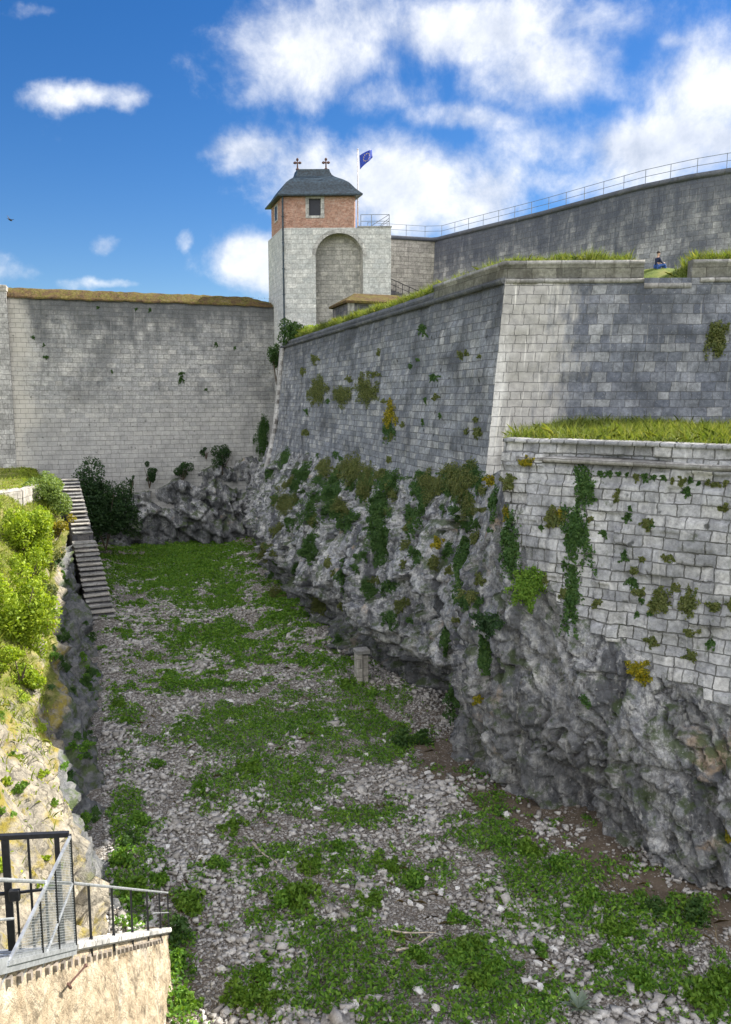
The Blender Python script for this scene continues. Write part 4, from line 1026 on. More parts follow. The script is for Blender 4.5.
for i_ in range(nst):
    y = lerp(6.6, A_.y+.12, i_/(nst-1)); q = wpt(y, 0, .02); dep_ = (A_.y-6.4)/nst*1.02; gm = MB()
    for t in np.arange(0, dep_, .055): gm.bar(q-EN*.03-EH*t, q-EN*1.05-EH*t, .018, .03)
    for t in np.arange(.0, 1.06, .12): gm.bar(q-EN*t, q-EN*t-EH*dep_, .012, .03)
    gm.bar(q-EN*.0, q-EN*1.06, .03, .06); sub(gm, 'tread', M['galv'], deck)
gm = MB(); gm.bar(wpt(5.2, .03, .02), wpt(A_.y, .03, .02), .05, .14); gm.bar(wpt(5.2, -1.07, .02), wpt(A_.y, -1.07, .02), .05, .14); sub(gm, 'stringer', M['galv'], deck)
# railing
rl = root('stair_railing', wpt(A_.y+2), 'thin grey handrail with dark posts sloping down along the sunlit stair wall', 'railing')
HR = .93; rm = MB()
for ya, yb in ((5.2, A_.y), (A_.y, Y1-.05)): rm.tube(wpt(ya, .03, HR), wpt(yb, .03, HR), .021, 8)
rm.tube(wpt(5.2, .03, HR*.55), wpt(8.2, .03, HR*.55), .014, 6); rm.tube(wpt(Y1-1.6, .03, HR*.5), wpt(Y1-.05, .03, HR*.5), .013, 6)
sub(rm, 'handrail', M['galv'], rl)
for px_ in (89, 112, 131, 147, 159.5, 168):
    y = min(onwall(px_, 940).y, Y1-.05); q = wpt(y, .03); pm_ = MB(); pm_.bar(q+Vector((0, 0, -.14)), q+Vector((0, 0, HR)), .034); pm_.bar(q+Vector((0, 0, .13))-EH*.08, q+Vector((0, 0, .13))+EH*.02, .04); sub(pm_, 'post', M['black'], rl)
# gate across the head of the stair: dark frame, lock, pickets and a triangular mesh wing beside it
gt = root('metal_gate', A_, 'black steel gate with a lock box beside triangular grey mesh wings', 'gate')
gz1 = atY(72, 834, A_.y).z; zg = A_.z
gl = lambda w_, z: Vector((A_.x, A_.y, z))-EN*w_+EH*.02         # w_ metres in from the ditch side
wp_ = .76
q = MB(); q.bar(gl(2.6, gz1+.0), gl(-.02, gz1), .06, .06); sub(q, 'top_bar', M['black'], gt)
for w_, t_ in ((wp_, .085), (.13, .06)):
    q = MB(); q.bar(gl(w_, zg+.04), gl(w_, gz1-.031), t_); sub(q, 'post', M['black'], gt)
q = MB(); q.bar(gl(2.6, zg+.78), gl(wp_+.045, zg+.82), .034); q.bar(gl(wp_-.045, zg+.82), gl(.165, zg+.86), .028); sub(q, 'cross_bar', M['black'], gt)
q = MB(); q.bar(gl(wp_-.03, zg+.83)-EH*.06, gl(wp_-.16, zg+.83)-EH*.06, .06, .15); sub(q, 'lock_box', M['black'], gt, bevel=.008)
for w_, top in ((.48, gz1-.031), (.66, zg+.8), (.3, zg+.84)):
    q = MB(); q.bar(gl(w_, zg+.05), gl(w_, top), .028); sub(q, 'picket', M['black'], gt)
q = MB(); q.bar(wpt(A_.y-.03, .05, .02), Vector((*wpt(A_.y-.03, .05).xy, gz1+.02)), .036); sub(q, 'end_post', M['black'], gt)
T0, T1 = onwall(2, 966).y, A_.y-.05
hyp = lambda y: lerp(wtop(T0)+.03, gz1, (y-T0)/(T1-T0))
wv_ = lambda y, z: Vector((*wpt(y, .055).xy, z))
for px_ in (55, 38):
    y = onwall(px_, 955).y; q = MB(); q.bar(wv_(y, wtop(y)+.03), wv_(y, hyp(y)-.01), .026); sub(q, 'picket', M['black'], gt)
q = MB(); q.bar(wv_(T0, hyp(T0)), wv_(T1, hyp(T1)), .032, .028); q.bar(wv_(T0, wtop(T0)+.04), wv_(T1, wtop(T1)+.04), .03, .045)
y_ = onwall(42, 957).y; q.bar(wv_(y_, wtop(y_)+.05), wv_(T1, wtop(T1)+.92), .024)
wing = sub(q, 'mesh_wing', M['galv'], gt)
q = MB()
for y in np.arange(T0+.05, T1, .034): q.bar(wv_(y, wtop(y)+.05), wv_(y, hyp(y)), .0045)
for h in np.arange(.05, gz1-A_.z, .034):
    # rows parallel to the stair
    f0_ = h/(gz1-A_.z); ya = lerp(T0, T1, f0_); q.bar(wv_(ya, wtop(ya)+h), wv_(T1, wtop(T1)+h), .0045)
sub(q, 'wire_mesh', M['galv'], wing)
q = root('wall_bracket', wpt(A_.y+.3, .1, -.4), 'small rusty iron bracket on the sunlit stair wall below the gate', 'bracket')
bk = MB(); a_ = onwall(78, 966)+EN*.10; b__ = onwall(59, 985)+EN*.12; bk.bar(a_, b__, .018); bk.ico(a_, .03); bk.bar(b__+EH*-.05+Vector((0, 0, .05)), b__+EH*.06+Vector((0, 0, -.1)), .026); sub(bk, 'rod', M['iron'], q)

# ---- squared stone post at the foot of the cliff
pb_ = atZ(362, 686, FLOOR+.1)
ps = root('stone_post', pb_, 'squared pale stone post standing in front of the dark undercut cliff foot', 'post')
q = MB(); z0 = FLOOR-.3
q.box(pb_.x-.30, pb_.x-.02, pb_.y-.2, pb_.y+.25, z0, z0+1.95); q.box(pb_.x, pb_.x+.28, pb_.y-.12, pb_.y+.25, z0, z0+1.85); sub(q, 'shaft', M['tan'], ps, uvbox=True, bevel=.03)
q = MB(); q.box(pb_.x-.34, pb_.x+.32, pb_.y-.26, pb_.y+.3, z0+1.952, z0+2.15); sub(q, 'cap', M['trim'], ps, uvbox=True, bevel=.03)

# ---- sticks on the ditch floor
for (x0, y0, x1, y1, lab, mt) in ((253, 846, 277, 872, 'short pale fallen branch lying on rubble in the middle of the ditch floor', 'wood'), (384, 934, 436, 938, 'long thin bleached branch lying level on the rubble at lower centre', 'wood'),
                              (396, 955, 433, 940, 'slanting bleached branch meeting the level branch at lower centre', 'wood'), (258, 913, 282, 911, 'dark twig lying among the weeds left of centre', 'bark')):
    pts_ = []
    for t in np.linspace(0, 1, 7):
        p = atZ(lerp(x0, x1, t), lerp(y0, y1, t)+1.5*math.sin(t*5), FLOOR); h = floor_bvh.ray_cast(Vector((p.x, p.y, 0)), Vector((0, 0, -1))); pts_.append(h[0]+Vector((0, 0, .10)))
    q = MB()
    for i in range(6): q.tube(pts_[i], pts_[i+1], .035-.004*i, 6, .031-.004*i)
    q.tube(pts_[3], pts_[3]+(pts_[4]-pts_[3]).cross(Vector((0, 0, 1))).normalized()*.3+Vector((0, 0, .08)), .015, 5, .008)
    tag(q.build('fallen_branch', M[mt], smooth=True), lab, 'branch', 'branches on the ditch floor')

# ---------------------------------------------------------------- vegetation
def leaf_mesh(name, C, Dr, Nr, L, W, fold=.15):
    """one folded rhombus per leaf"""
    S = np.cross(Dr, Nr); S /= np.linalg.norm(S, axis=1, keepdims=True)+1e-9
    Nn = np.cross(S, Dr)
    L = np.asarray(L)[:, None]; W = np.asarray(W)[:, None]
    V = np.stack([C-Dr*L*.5, C+S*W*.5+Nn*W*fold, C+Dr*L*.5, C-S*W*.5+Nn*W*fold], 1).reshape(-1, 3)
    n = len(C); F = np.arange(n*4).reshape(n, 4)
    return mesh_np(name, V, F)
def rdirs(n, up=0.0):
    d = rng.normal(size=(n, 3)); d[:, 2] += up; return d/np.linalg.norm(d, axis=1, keepdims=True)
def grass_mesh(name, base, h, w, lean=.35):
    n = len(base); az = rng.uniform(0, 2*np.pi, n); s = np.stack([np.cos(az), np.sin(az), np.zeros(n)], 1)
    le = rng.normal(0, lean, (n, 2)); up = np.stack([le[:, 0], le[:, 1], np.ones(n)], 1); up *= (h/np.linalg.norm(up, axis=1))[:, None]
    w = np.asarray(w)[:, None] if hasattr(w, '__len__') else np.full((n, 1), w)
    mid = base+up*.55; tip = base+up+np.concatenate([le*.35*h[:, None], -np.abs(le).sum(1)[:, None]*.15*h[:, None]], 1)
    V = np.stack([base-s*w*.5, base+s*w*.5, mid+s*w*.4, tip, mid-s*w*.4], 1).reshape(-1, 3)
    F = np.arange(n*5).reshape(n, 5); return mesh_np(name, V, F)
def crown(n, r, leaf, clumps=14, up=.35, squash=1.0):
    """leaves scattered in uneven clumps through a crown of radii r"""
    r = np.array(r); cs = rdirs(clumps)*rng.uniform(.30, 1.0, (clumps, 1)); cs[:, 2] = np.where(cs[:, 2] < -.5, -.5, cs[:, 2])
    cr = rng.uniform(.15, .46, clumps); idx = rng.choice(clumps, n, p=cr**2/np.sum(cr**2))
    q = rdirs(n)*np.cbrt(rng.uniform(.12, 1.0, (n, 1)))*cr[idx][:, None]
    P = (cs[idx]+q)*r
    out = q/np.linalg.norm(q, axis=1, keepdims=True)
    d = rdirs(n)*.8+out*.7+np.array([0, 0, up*.5]); d /= np.linalg.norm(d, axis=1, keepdims=True)
    nn = out*.8+rdirs(n)*.6+np.array([0, 0, up]); nn /= np.linalg.norm(nn, axis=1, keepdims=True)
    L = leaf*rng.uniform(.6, 1.4, n)
    return P, d, nn, L
def connected(P, rad):
    """indices of the largest clump whose points lie within rad of one another"""
    n = len(P); kd = KDTree(n)
    for ii, pp in enumerate(P): kd.insert(pp, ii)
    kd.balance(); seen = np.zeros(n, bool); best = []
    for ii in range(n):
        if seen[ii]: continue
        st_ = [ii]; seen[ii] = True; comp = []
        while st_:
            a = st_.pop(); comp.append(a)
            for (_, jj, _) in kd.find_range(P[a], rad):
                if not seen[jj]: seen[jj] = True; st_.append(jj)
        if len(comp) > len(best): best = comp
    return best
def shrub(px, py, rx, ry, surf, label, mat, n=2600, leaf=.12, depth=None, clumps=16, cat='shrub', name='shrub', group=None, stems=5, sink=0):
    """a bush whose crown centre shows at (px, py), rooted on the surface under it"""
    if depth is not None: c = atY(px, py, depth)
    else:
        h = cast(Vector((0, 0, 0)), ray(px, py).normalized()); c = h[0]
    dist = (c.dot(FWD)); R_ = rx*dist/FPX; H_ = ry*dist/FPX
    gh_ = surf.ray_cast(Vector((c.x, c.y, c.z+3)), Vector((0, 0, -1))) if surf else (None,)
    gz_ = gh_[0].z if gh_[0] is not None else c.z-H_
    if depth is None: nn_ = h[1] if h[1].dot(c) < 0 else -h[1]; c = c+nn_*(.42*H_)-Vector((0, 0, H_*.1)); gz_ = c.z-H_*.8; 
    base = Vector((c.x, c.y, min(gz_, c.z-H_*.4)))
    o = root(name, base, label, cat, group)
    P, d, nn, L = crown(n, (R_, R_*.9, H_), leaf, clumps); P += np.array(c-base)
    fo = link('foliage', leaf_mesh('foliage', P, d, nn, L, L*.55), mat, o)
    sm_ = MB()
    for q in range(stems):
        a = rng.uniform(0, 6.28); e = np.array(c-base)+np.array([math.cos(a)*R_*.55, math.sin(a)*R_*.5, rng.uniform(-.2, .5)*H_]); mdl = Vector(e*.5)+Vector((0, 0, .1))
        sm_.tube((0, 0, -.2), mdl, .05, 6, .035); sm_.tube(mdl, e, .035, 6, .012)
    sm_.build('stem', M['bark'], o); return o
# left bank bushes
shrub(45, 492, 25, 28, bank_bvh, 'rounded pale green bush at the top of the left bank beside the terrace wall', M['shrub'], 7000, .16, 53, 22)
shrub(10, 542, 32, 38, bank_bvh, 'dense yellowish green bush at the left edge below the terrace wall', M['sunleaf'], 7800, .15, None, 22)
shrub(8, 632, 42, 66, bank_bvh, 'large bright lime green bush at the left edge, lowest on the bank', M['sunleaf'], 12350, .13, None, 30)
shrub(12, 676, 30, 22, bank_bvh, 'small lime green bush spilling over the rock under the largest bank bush', M['sunleaf'], 2860, .12, None, 12)
shrub(44, 562, 15, 16, bank_bvh, 'small grey green bush in dry grass on the crest of the left bank', M['olive'], 1560, .11, None, 9)
shrub(52, 525, 16, 13, bank_bvh, 'yellow flowering broom under the pale bush on the left bank', M['yellow'], 1430, .10, None, 8)
shrub(46, 626, 9, 8, bank_bvh, 'yellow flowering tuft on the crest of the left bank beside the large lime bush', M['yellow'], 780, .09, None, 6)
shrub(34, 598, 18, 20, bank_bvh, 'pale olive bush between the yellow tuft and the lime bush on the left bank', M['olive'], 1950, .11, None, 10)
shrub(22, 575, 22, 22, bank_bvh, 'mid green bush between the two largest bushes on the left bank', M['sunleaf'], 2200, .12, None, 10)
shrub(30, 520, 16, 12, bank_bvh, 'lime green bush just below the pale rounded bush on the left bank', M['sunleaf'], 1800, .12, None, 10)
# shrubs at the end wall
shrub(104, 507, 30, 41, None, 'big dark round shrub at the foot of the end wall beside the staircase', M['darkshrub'], 16000, .20, 67, 40, stems=7)
shrub(149, 473, 10, 13, None, 'small dark bush on the outcrop under the end wall, left of the pair', M['darkshrub'], 1500, .15, 73.6, 9)
shrub(182, 471, 12, 11, None, 'small dark bush on the outcrop under the end wall, right of the pair', M['darkshrub'], 1500, .15, 73.6, 9)
shrub(222, 458, 14, 15, None, 'wide dark shrub rooted high in the end wall near the bastion', M['darkshrub'], 2000, .16, 74.2, 10)
shrub(206, 452, 6, 5, None, 'sparse dark tuft left of the wide shrub high in the end wall', M['darkshrub'], 260, .15, 74.4, 5)
shrub(131, 482, 5, 9, None, 'thin dark sapling between the big round shrub and the outcrop bushes', M['darkshrub'], 300, .14, 73.4, 5)
# bastion top
shrub(296, 338, 17, 19, None, 'dark green bush at the far end of the bastion top below the tower', M['ivy'], 3600, .17, 67.5, 16)
shrub(276, 362, 8, 20, None, 'dark ivy hanging in the gap between end wall and bastion', M['ivy'], 1800, .15, 72, 10)
shrub(318, 334, 20, 9, None, 'sunlit yellow green bush on the bastion top between dark bush and hut', M['sunleaf'], 3000, .14, 63, 14)

# plants rooted in the walls and the cliff
def wall_plant(px, py, w_, h_, mat, label, n=None, leaf=.085, hang=.2, thick=.3, group=None, cat='plant', name='wall_plant', ragged=.5):
    h = cast(Vector((0, 0, 0)), ray(px, py).normalized())
    if h is None: return None
    c, nrm = h[0], h[1]
    if nrm.dot(c) > 0: nrm = -nrm
    nrm = Vector((nrm.x, nrm.y, max(nrm.z, 0)*.5)).normalized(); nrm = (nrm*.6-Vector((c.x, c.y, 0)).normalized()*.4).normalized()
    sc = c.dot(FWD)/FPX; W_, H_ = w_*sc, h_*sc
    vd = Vector((c.x, c.y, 0)).normalized(); T_ = vd.cross(Vector((0, 0, 1)))
    n = n or int(min(6500, 90+1500*(W_*H_)/(leaf/.085)**2))
    trail = mat in (M['ivy'], M['weed'])
    kt = int(min(26, 7+7*W_*H_)); path = []; rad = []
    for t in range(kt):
        if trail: st = np.array([rng.normal(0, .22), -.45+rng.normal(0, .22)]); en = np.array([rng.normal(0, .55), rng.uniform(-.9, 1.15)])
        else: st = rng.normal(0, .15, 2); a_ = rng.uniform(0, 6.28); l_ = rng.uniform(.45, 1.1); en = np.array([math.cos(a_), math.sin(a_)])*l_
        bend = rng.normal(0, .18, 2)
        for u in np.linspace(0, 1, 9): path.append(st+(en-st)*u+bend*math.sin(3.14*u)); rad.append((.24 if trail else .26)*(1-.62*u)*rng.uniform(.7, 1.2))
    path = np.array(path); rad = np.array(rad); cr_ = rad; idx = rng.integers(0, len(path), n)
    jit_ = max(.16, .0)
    q = path[idx]+rng.normal(0, 1, (n, 2))*rad[idx][:, None]*.75
    P = []
    for (a, b), kk in zip(q, idx):
        o = c+T_*float(a*W_*.5*1.1)+Vector((0, 0, float(-b*H_*.5*1.1)))
        hh = cast(Vector((0, 0, 0)), o.normalized()); s = hh[0] if hh and (hh[0]-c).length < 1.6*max(W_, H_)+.4 else o
        th = thick*(min(W_, 1.1))*(.25+2.6*cr_[kk])*abs(rng.normal(.4, .3))*(.55 if trail else 1)
        P.append((s+nrm*th+Vector((0, 0, -.15*th*0)))[:])
    best = connected(np.array(P), 1.2*leaf)
    P = np.array(P)
    P = P[best]; n = len(best)
    P = np.array(P)-np.array(c); d = rdirs(n)*.8+np.array([0, 0, -hang*2]); d /= np.linalg.norm(d, axis=1, keepdims=True)
    nn = rdirs(n)*.7+np.array(nrm)+np.array([0, 0, .5]); nn /= np.linalg.norm(nn, axis=1, keepdims=True)
    L = leaf*rng.uniform(.6, 1.4, n)
    o = link(name, leaf_mesh(name, P, d, nn, L, L*.6), mat, None, c)
    return tag(o, label, cat, group)
WP = [
 (300, 487, 34, 50, 'ivy', 'dense dark ivy patch low on the far left end of the bastion face'),
 (286, 470, 14, 34, 'ivy', 'dark ivy strand at the far edge of the bastion beside the pale flaring quoin'),
 (331, 482, 26, 34, 'ivy', 'dark ivy patch with rounded top, second from the far bastion edge'),
 (352, 470, 26, 26, 'olive', 'olive green bush growing where masonry meets cliff, centre of the long face'),
 (322, 466, 20, 18, 'olive', 'olive plant just above the second dark ivy patch'),
 (385, 484, 34, 20, 'ivy', 'low dark ivy right of the olive bush along the top of the cliff'),
 (420, 490, 26, 13, 'ivy', 'thin dark ivy line along the top of the cliff, left of the big olive bush'),
 (376, 524, 20, 34, 'ivy', 'dark fern patch hanging on the cliff below the olive bush'),
 (348, 520, 14, 20, 'ivy', 'small fern patch on the cliff left of the hanging fern patch'),
 (318, 390, 17, 26, 'olive', 'olive tuft on the bastion face, leftmost of the row halfway up'),
 (343, 395, 20, 18, 'olive', 'olive tuft on the bastion face, second of the row halfway up'),
 (367, 391, 20, 26, 'olive', 'olive tuft on the bastion face, third of the row halfway up'),
 (390, 413, 12, 22, 'yellow', 'yellowish plant hanging on the bastion face right of the row of tufts'),
 (389, 434, 8, 18, 'ivy', 'narrow dark green plant right below the yellowish hanging plant on the bastion'),
 (462, 480, 28, 34, 'olive', 'big olive brown bush on top of the cliff near the bastion corner'),
 (490, 505, 20, 30, 'ivy', 'dark ivy under the salient corner of the bastion'),
 (503, 540, 26, 44, 'ivy', 'tall dark ivy curtain below the corner, left of the lime sapling'),
 (463, 578, 24, 58, 'ivy', 'long dark fern curtain hanging on the cliff below the corner'),
 (489, 622, 26, 24, 'darkshrub', 'dark round ivy bush on the rock below the lime sapling'),
 (527, 588, 30, 34, 'bright', 'bright lime green sapling growing from the lower wall joint'),
 (584, 492, 17, 40, 'ivy', 'upper part of the long ivy strand hanging from the lower wall ledge'),
 (575, 545, 22, 60, 'ivy', 'middle part of the long ivy strand on the lower wall'),
 (571, 600, 16, 54, 'ivy', 'bottom tail of the long ivy strand on the lower wall'),
 (556, 520, 16, 20, 'olive', 'olive tuft left of the long ivy strand on the lower wall'),
 (490, 483, 12, 10, 'yellow', 'yellow flowering tuft at the foot of the salient corner'),
 (526, 461, 13, 9, 'yellow', 'yellow flowering tuft at the left end of the lower wall cordon'),
 (508, 482, 16, 12, 'olive', 'olive tuft between the two yellow tufts under the corner'),
 (509, 515, 12, 16, 'yellow', 'yellow flowering plant in the ivy under the corner'),
 (438, 544, 10, 12, 'yellow', 'small yellow flower tuft high on the cliff, left of the fern curtain'),
 (560, 515, 10, 12, 'yellow', 'small yellow flower tuft beside the long ivy strand'),
 (512, 560, 18, 30, 'ivy', 'dark green ivy immediately left of the lime sapling'),
 (640, 672, 22, 20, 'yellow', 'yellow green flowering tuft at the bottom edge of the lower masonry'),
 (660, 600, 20, 24, 'olive', 'olive mossy plant in the middle of the lower wall'),
 (690, 604, 14, 26, 'olive', 'olive mossy plant on the lower wall, right of the middle one'),
 (728, 836, 8, 16, 'yellow', 'yellow flowered plant on the cliff at the right edge'),
 (716, 338, 16, 40, 'olive', 'yellow green creeper hanging on the bastion front near the right edge'),
 (484, 665, 14, 60, 'ivy', 'thin dark ivy trail on the cliff below the round ivy bush'),
 (455, 700, 14, 40, 'ivy', 'dark ivy trail on the cliff left of the thin trail'),
 (478, 700, 9, 10, 'yellow', 'small yellow tuft low on the cliff beside the thin ivy trail'),
 (585, 704, 12, 14, 'ivy', 'small green fern on the dark cliff under the lower masonry'),
 (410, 520, 16, 30, 'ivy', 'faint fern patch on the cliff left of the big olive bush'),
 (340, 575, 10, 30, 'ivy', 'thin fern streak on the lower part of the far cliff'),
 (262, 445, 10, 40, 'ivy', 'dark ivy in the shadowed corner of the end wall and bastion'),
 (86, 560, 10, 30, 'weed', 'green growth along the upper left side of the staircase'),
 (97, 598, 10, 34, 'weed', 'green growth along the lower left side of the staircase'),
 (115, 607, 6, 20, 'weed', 'green tuft at the bottom edge of the staircase'),
 (445, 640, 12, 30, 'ivy', 'ivy trail in the middle of the cliff below the fern curtain'),
]
for (px, py, w_, h_, mt, lab) in WP:
    wall_plant(px, py, w_*1.25, h_*1.2, M[mt], lab, leaf=.10 if mt in ('ivy', 'darkshrub') else .085)
# many small tufts that nothing tells apart
def tufts(lst, mats, label, group):
    for (px, py, s) in lst: wall_plant(px, py, s*rng.uniform(.7, 1.4), s*rng.uniform(.7, 1.5), M[mats[int(rng.integers(len(mats)))]], label, leaf=.07, thick=.25, group=group, name='wall_tuft', cat='tuft')
lst = [(46, 358, 5), (33, 338, 3), (98, 308, 3), (136, 310, 3), (181, 380, 8), (182, 374, 5), (112, 372, 3), (206, 390, 4), (44, 345, 3), (150, 310, 3), (216, 345, 5), (235, 348, 3)]
tufts(lst, ['ivy'], 'tiny dark tuft rooted in a joint of the pale end wall', 'tufts on the end wall')
lst = [(float(rng.uniform(300, 480)), float(rng.uniform(325, 470)), float(rng.uniform(4, 9))) for _ in range(34)]
tufts([q for q in lst if q[1] > 360-.3*(q[0]-283)], ['olive', 'ivy'], 'small tuft rooted in a joint of the long bastion face', 'tufts on the bastion face')
lst = [(float(rng.uniform(540, 731)), float(rng.uniform(490, 690)), float(rng.uniform(5, 12))) for _ in range(46)]
tufts([q for q in lst if q[1] < 600+.6*(q[0]-560)], ['olive', 'ivy', 'olive'], 'small tuft rooted in a joint of the lower wall', 'tufts on the lower wall')
lst = [(float(rng.uniform(265, 490)), 474+150*float(rng.uniform())**1.7, float(rng.uniform(7, 23))) for _ in range(135)]
tufts(lst, ['ivy', 'ivy', 'olive'], 'small plant clinging to the shaded cliff', 'plants on the cliff')
lst = [(float(rng.uniform(590, 730)), 445+.19*(x_-590)+float(rng.uniform(-1, 2)), float(rng.uniform(5, 9))) for x_ in [0]*0]
lst = [(x_, 466+.088*(x_-530)+float(rng.uniform(0, 3)), float(rng.uniform(4, 9))) for x_ in np.arange(600, 731, 9.)]
tufts(lst, ['ivy', 'olive'], 'low tuft growing along the cordon of the lower wall', 'tufts on the cordon')
lst = [(float(rng.uniform(48, 110)), float(rng.uniform(560, 860)), float(rng.uniform(6, 14))) for _ in range(60)]
tufts([q for q in lst if q[0] > 50+max(0, (q[1]-700)*.2)], ['ivy', 'weed', 'ivy'], 'small green plant on the shaded rock face below the left bank', 'plants on the left rock face')
lst = [(float(rng.uniform(0, 60)), float(rng.uniform(690, 900)), float(rng.uniform(6, 14))) for _ in range(16)]
tufts(lst, ['sunleaf', 'bright'], 'small sunlit plant in a crack of the pale rock slope above the landing', 'plants on the sunlit rock')

# ---- grass on bastion top, ledge, left bank, coping
def on(bvh, xy, top=30):
    out = []
    for x, y in xy:
        h = bvh.ray_cast(Vector((float(x), float(y), top)), Vector((0, 0, -1)))
        out.append(h[0][:] if h[0] is not None else (0, 0, -99))
    out = np.array(out); return out[out[:, 2] > -50]
pts_ = []
for _ in range(52000):
    a = rng.uniform(0, 1)
    if a < .62:
        Y = rng.uniform(28.4, 70); X = top_x(Y)+.36+abs(rng.normal(0, .9)); 
        if 3 > rng.uniform(0, 1): pts_.append((X, Y))
    else:
        u = rng.uniform(-.2, 17); p = C0+FD*u-FN*(.36+abs(rng.normal(0, 1.0)))
        if UE0-.1 < u < UE1+.1 and rng.uniform() < .75: continue
        pts_.append((p.x, p.y))
B_ = on(turf_bvh, pts_); d_ = np.array([fbm(Vector((x*.5, y*.5, 3)), 3) for x, y, z in B_])
d2_ = np.array([mn.noise(Vector((x*2.2, y*2.2, 8))) for x, y, z in B_]); kk_ = rng.uniform(size=len(B_)) < np.clip(.85+.9*d2_+.6*d_, .12, 1); B_, d_, d2_ = B_[kk_], d_[kk_], d2_[kk_]
hh_ = np.clip(.36+.34*d_+.22*d2_+rng.normal(0, .12, len(B_)), .06, .95)
gro = link('parapet_grass', grass_mesh('parapet_grass', B_, hh_, .021, .38), M['grass']); tag(gro, kind='stuff')
# mounds: long grass thicker over the two front stretches and the embrasure edge
pts_ = []
for _ in range(30000):
    s = rng.uniform(-.9, LLEN+.3); o_ = .22+rng.uniform(0, 1)**.8*7
    p = LP(s)-NL*o_
    if (p-front_pt(0, -1.3)).dot(FN) < .1: continue
    pts_.append((p.x, p.y))
B_ = on(ledge_bvh, pts_, 4); d_ = np.array([fbm(Vector((x*.7, y*.7, 5)), 3) for x, y, z in B_])
tag(link('ledge_grass', grass_mesh('ledge_grass', B_, np.clip(.38+.30*d_+.24*np.array([mn.noise(Vector((x*2.5, y*2.5, 8))) for x, y, z in B_])+rng.normal(0, .11, len(B_)), .04, .7), .014, .5), M['grass']), kind='stuff')
# left bank: grasses where the bank is earthy
pts_ = []
for _ in range(60000):
    a = rng.uniform(.05, 1)**.8; b = rng.uniform(.40, .97)**1.0
    p, g_ = bank_pt(a, b); Y = p.y
    if rng.uniform() < g_*(.75+.9*mn.noise(p*.7)): pts_.append(p[:])
B_ = np.array(pts_); hh_ = np.clip(.22+.12*np.array([mn.noise(Vector(p)*.9) for p in B_])+rng.normal(0, .06, len(B_)), .05, .5)
tag(link('bank_grass', grass_mesh('bank_grass', B_, hh_, .035, .5), M['dryveg']), kind='stuff')
sel = rng.uniform(size=len(B_)) < .75
n = int(sel.sum()); C_ = B_[sel]+np.array([0, 0, .1])+rng.normal(0, .06, (n, 3)); L = .085*rng.uniform(.6, 1.5, n)
tag(link('bank_ground_cover', leaf_mesh('bank_ground_cover', C_, rdirs(n, .3), rdirs(n, 1.2), L, L*.5), M['sunleaf']), kind='stuff')
pts_ = [(float(rng.uniform(xl, xr)), float(YW+rng.uniform(-.1, 1.3))) for _ in range(900)]
B_ = np.array([(x, y, zt+.12+.62*max(0, (y-YW+.1)/.6 if y < YW+.5 else 1+.3*(y-YW-.5))) for x, y in pts_ if mn.noise(Vector((x*.6, y, 0))) > -.05])
tag(link('coping_moss', grass_mesh('coping_moss', B_, np.clip(rng.normal(.10, .05, len(B_)), .03, .25), .06, .6), M['olive']), kind='stuff')

# ---- weeds on the ditch floor
patch = [(180, 562, 69.4, 44.2, 0.98), (222, 590, 26.9, 28.6, 0.8), (205, 640, 56.0, 28.6, 0.75), (235, 660, 44.8, 13.0, 0.7), (160, 628, 26.9, 13.0, 0.5), (250, 735, 69.4, 28.6, 1.15), (300, 728, 67.2, 33.8, 1.0), (360, 718, 44.8, 31.2, 0.9), (400, 745, 33.6, 15.6, 0.9), (280, 780, 49.3, 36.4, 1.0), (235, 785, 31.4, 18.2, 0.8), (200, 735, 29.1, 15.6, 0.8), (285, 620, 33.6, 36.4, 0.8), (325, 665, 44.8, 15.6, 0.6), (210, 690, 100.8, 15.6, 0.4), (340, 870, 224.0, 91.0, 0.217), (400, 960, 291.2, 65.0, 0.217), (200, 660, 112.0, 65.0, 0.3), (270, 750, 134.4, 52.0, 0.217), (128, 845, 16.8, 46.8, 1.2), (135, 905, 17.9, 39.0, 1.1), (180, 985, 15.7, 59.8, 1.3), (105, 600, 9.0, 31.2, 0.8), (118, 575, 22.4, 33.8, 0.6), (118, 715, 11.2, 18.2, 0.8), (135, 745, 22.4, 7.8, 0.6), (300, 820, 67.2, 18.2, 0.65), (375, 815, 42.6, 18.2, 0.7), (230, 840, 15.7, 15.6, 0.7), (270, 870, 56.0, 33.8, 0.6), (330, 880, 56.0, 28.6, 0.6), (290, 930, 49.3, 28.6, 0.75), (350, 945, 78.4, 31.2, 0.8), (420, 985, 67.2, 28.6, 0.9), (310, 985, 49.3, 28.6, 0.9), (255, 990, 20.2, 23.4, 0.8), (190, 905, 20.2, 13.0, 0.9), (500, 840, 44.8, 28.6, 1.05), (550, 880, 56.0, 26.0, 1.1), (600, 915, 56.0, 26.0, 1.1), (650, 965, 56.0, 39.0, 0.9), (680, 915, 31.4, 15.6, 1.0), (480, 960, 38.1, 44.2, 0.9), (560, 920, 33.6, 18.2, 0.7), (610, 990, 78.4, 33.8, 0.7), (720, 985, 26.9, 33.8, 0.9), (450, 1015, 89.6, 20.8, 0.8), (545, 1010, 44.8, 18.2, 0.7), (440, 870, 33.6, 23.4, 0.5), (390, 850, 31.4, 15.6, 0.5), (330, 790, 22.4, 13.0, 0.5)]
def weed_density(P):
    x, y, dpt = pix_np(P); d = np.zeros(len(P))
    for (cx_, cy_, rx, ry, am) in patch: d = np.maximum(d, am*np.exp(-.9*(((x-cx_)/rx)**2+((y-cy_)/ry)**2)))
    return d
n0 = 520000
XY = np.stack([rng.uniform(-.6, 18, n0), 10+66*rng.uniform(0, 1, n0)**1.25], 1)
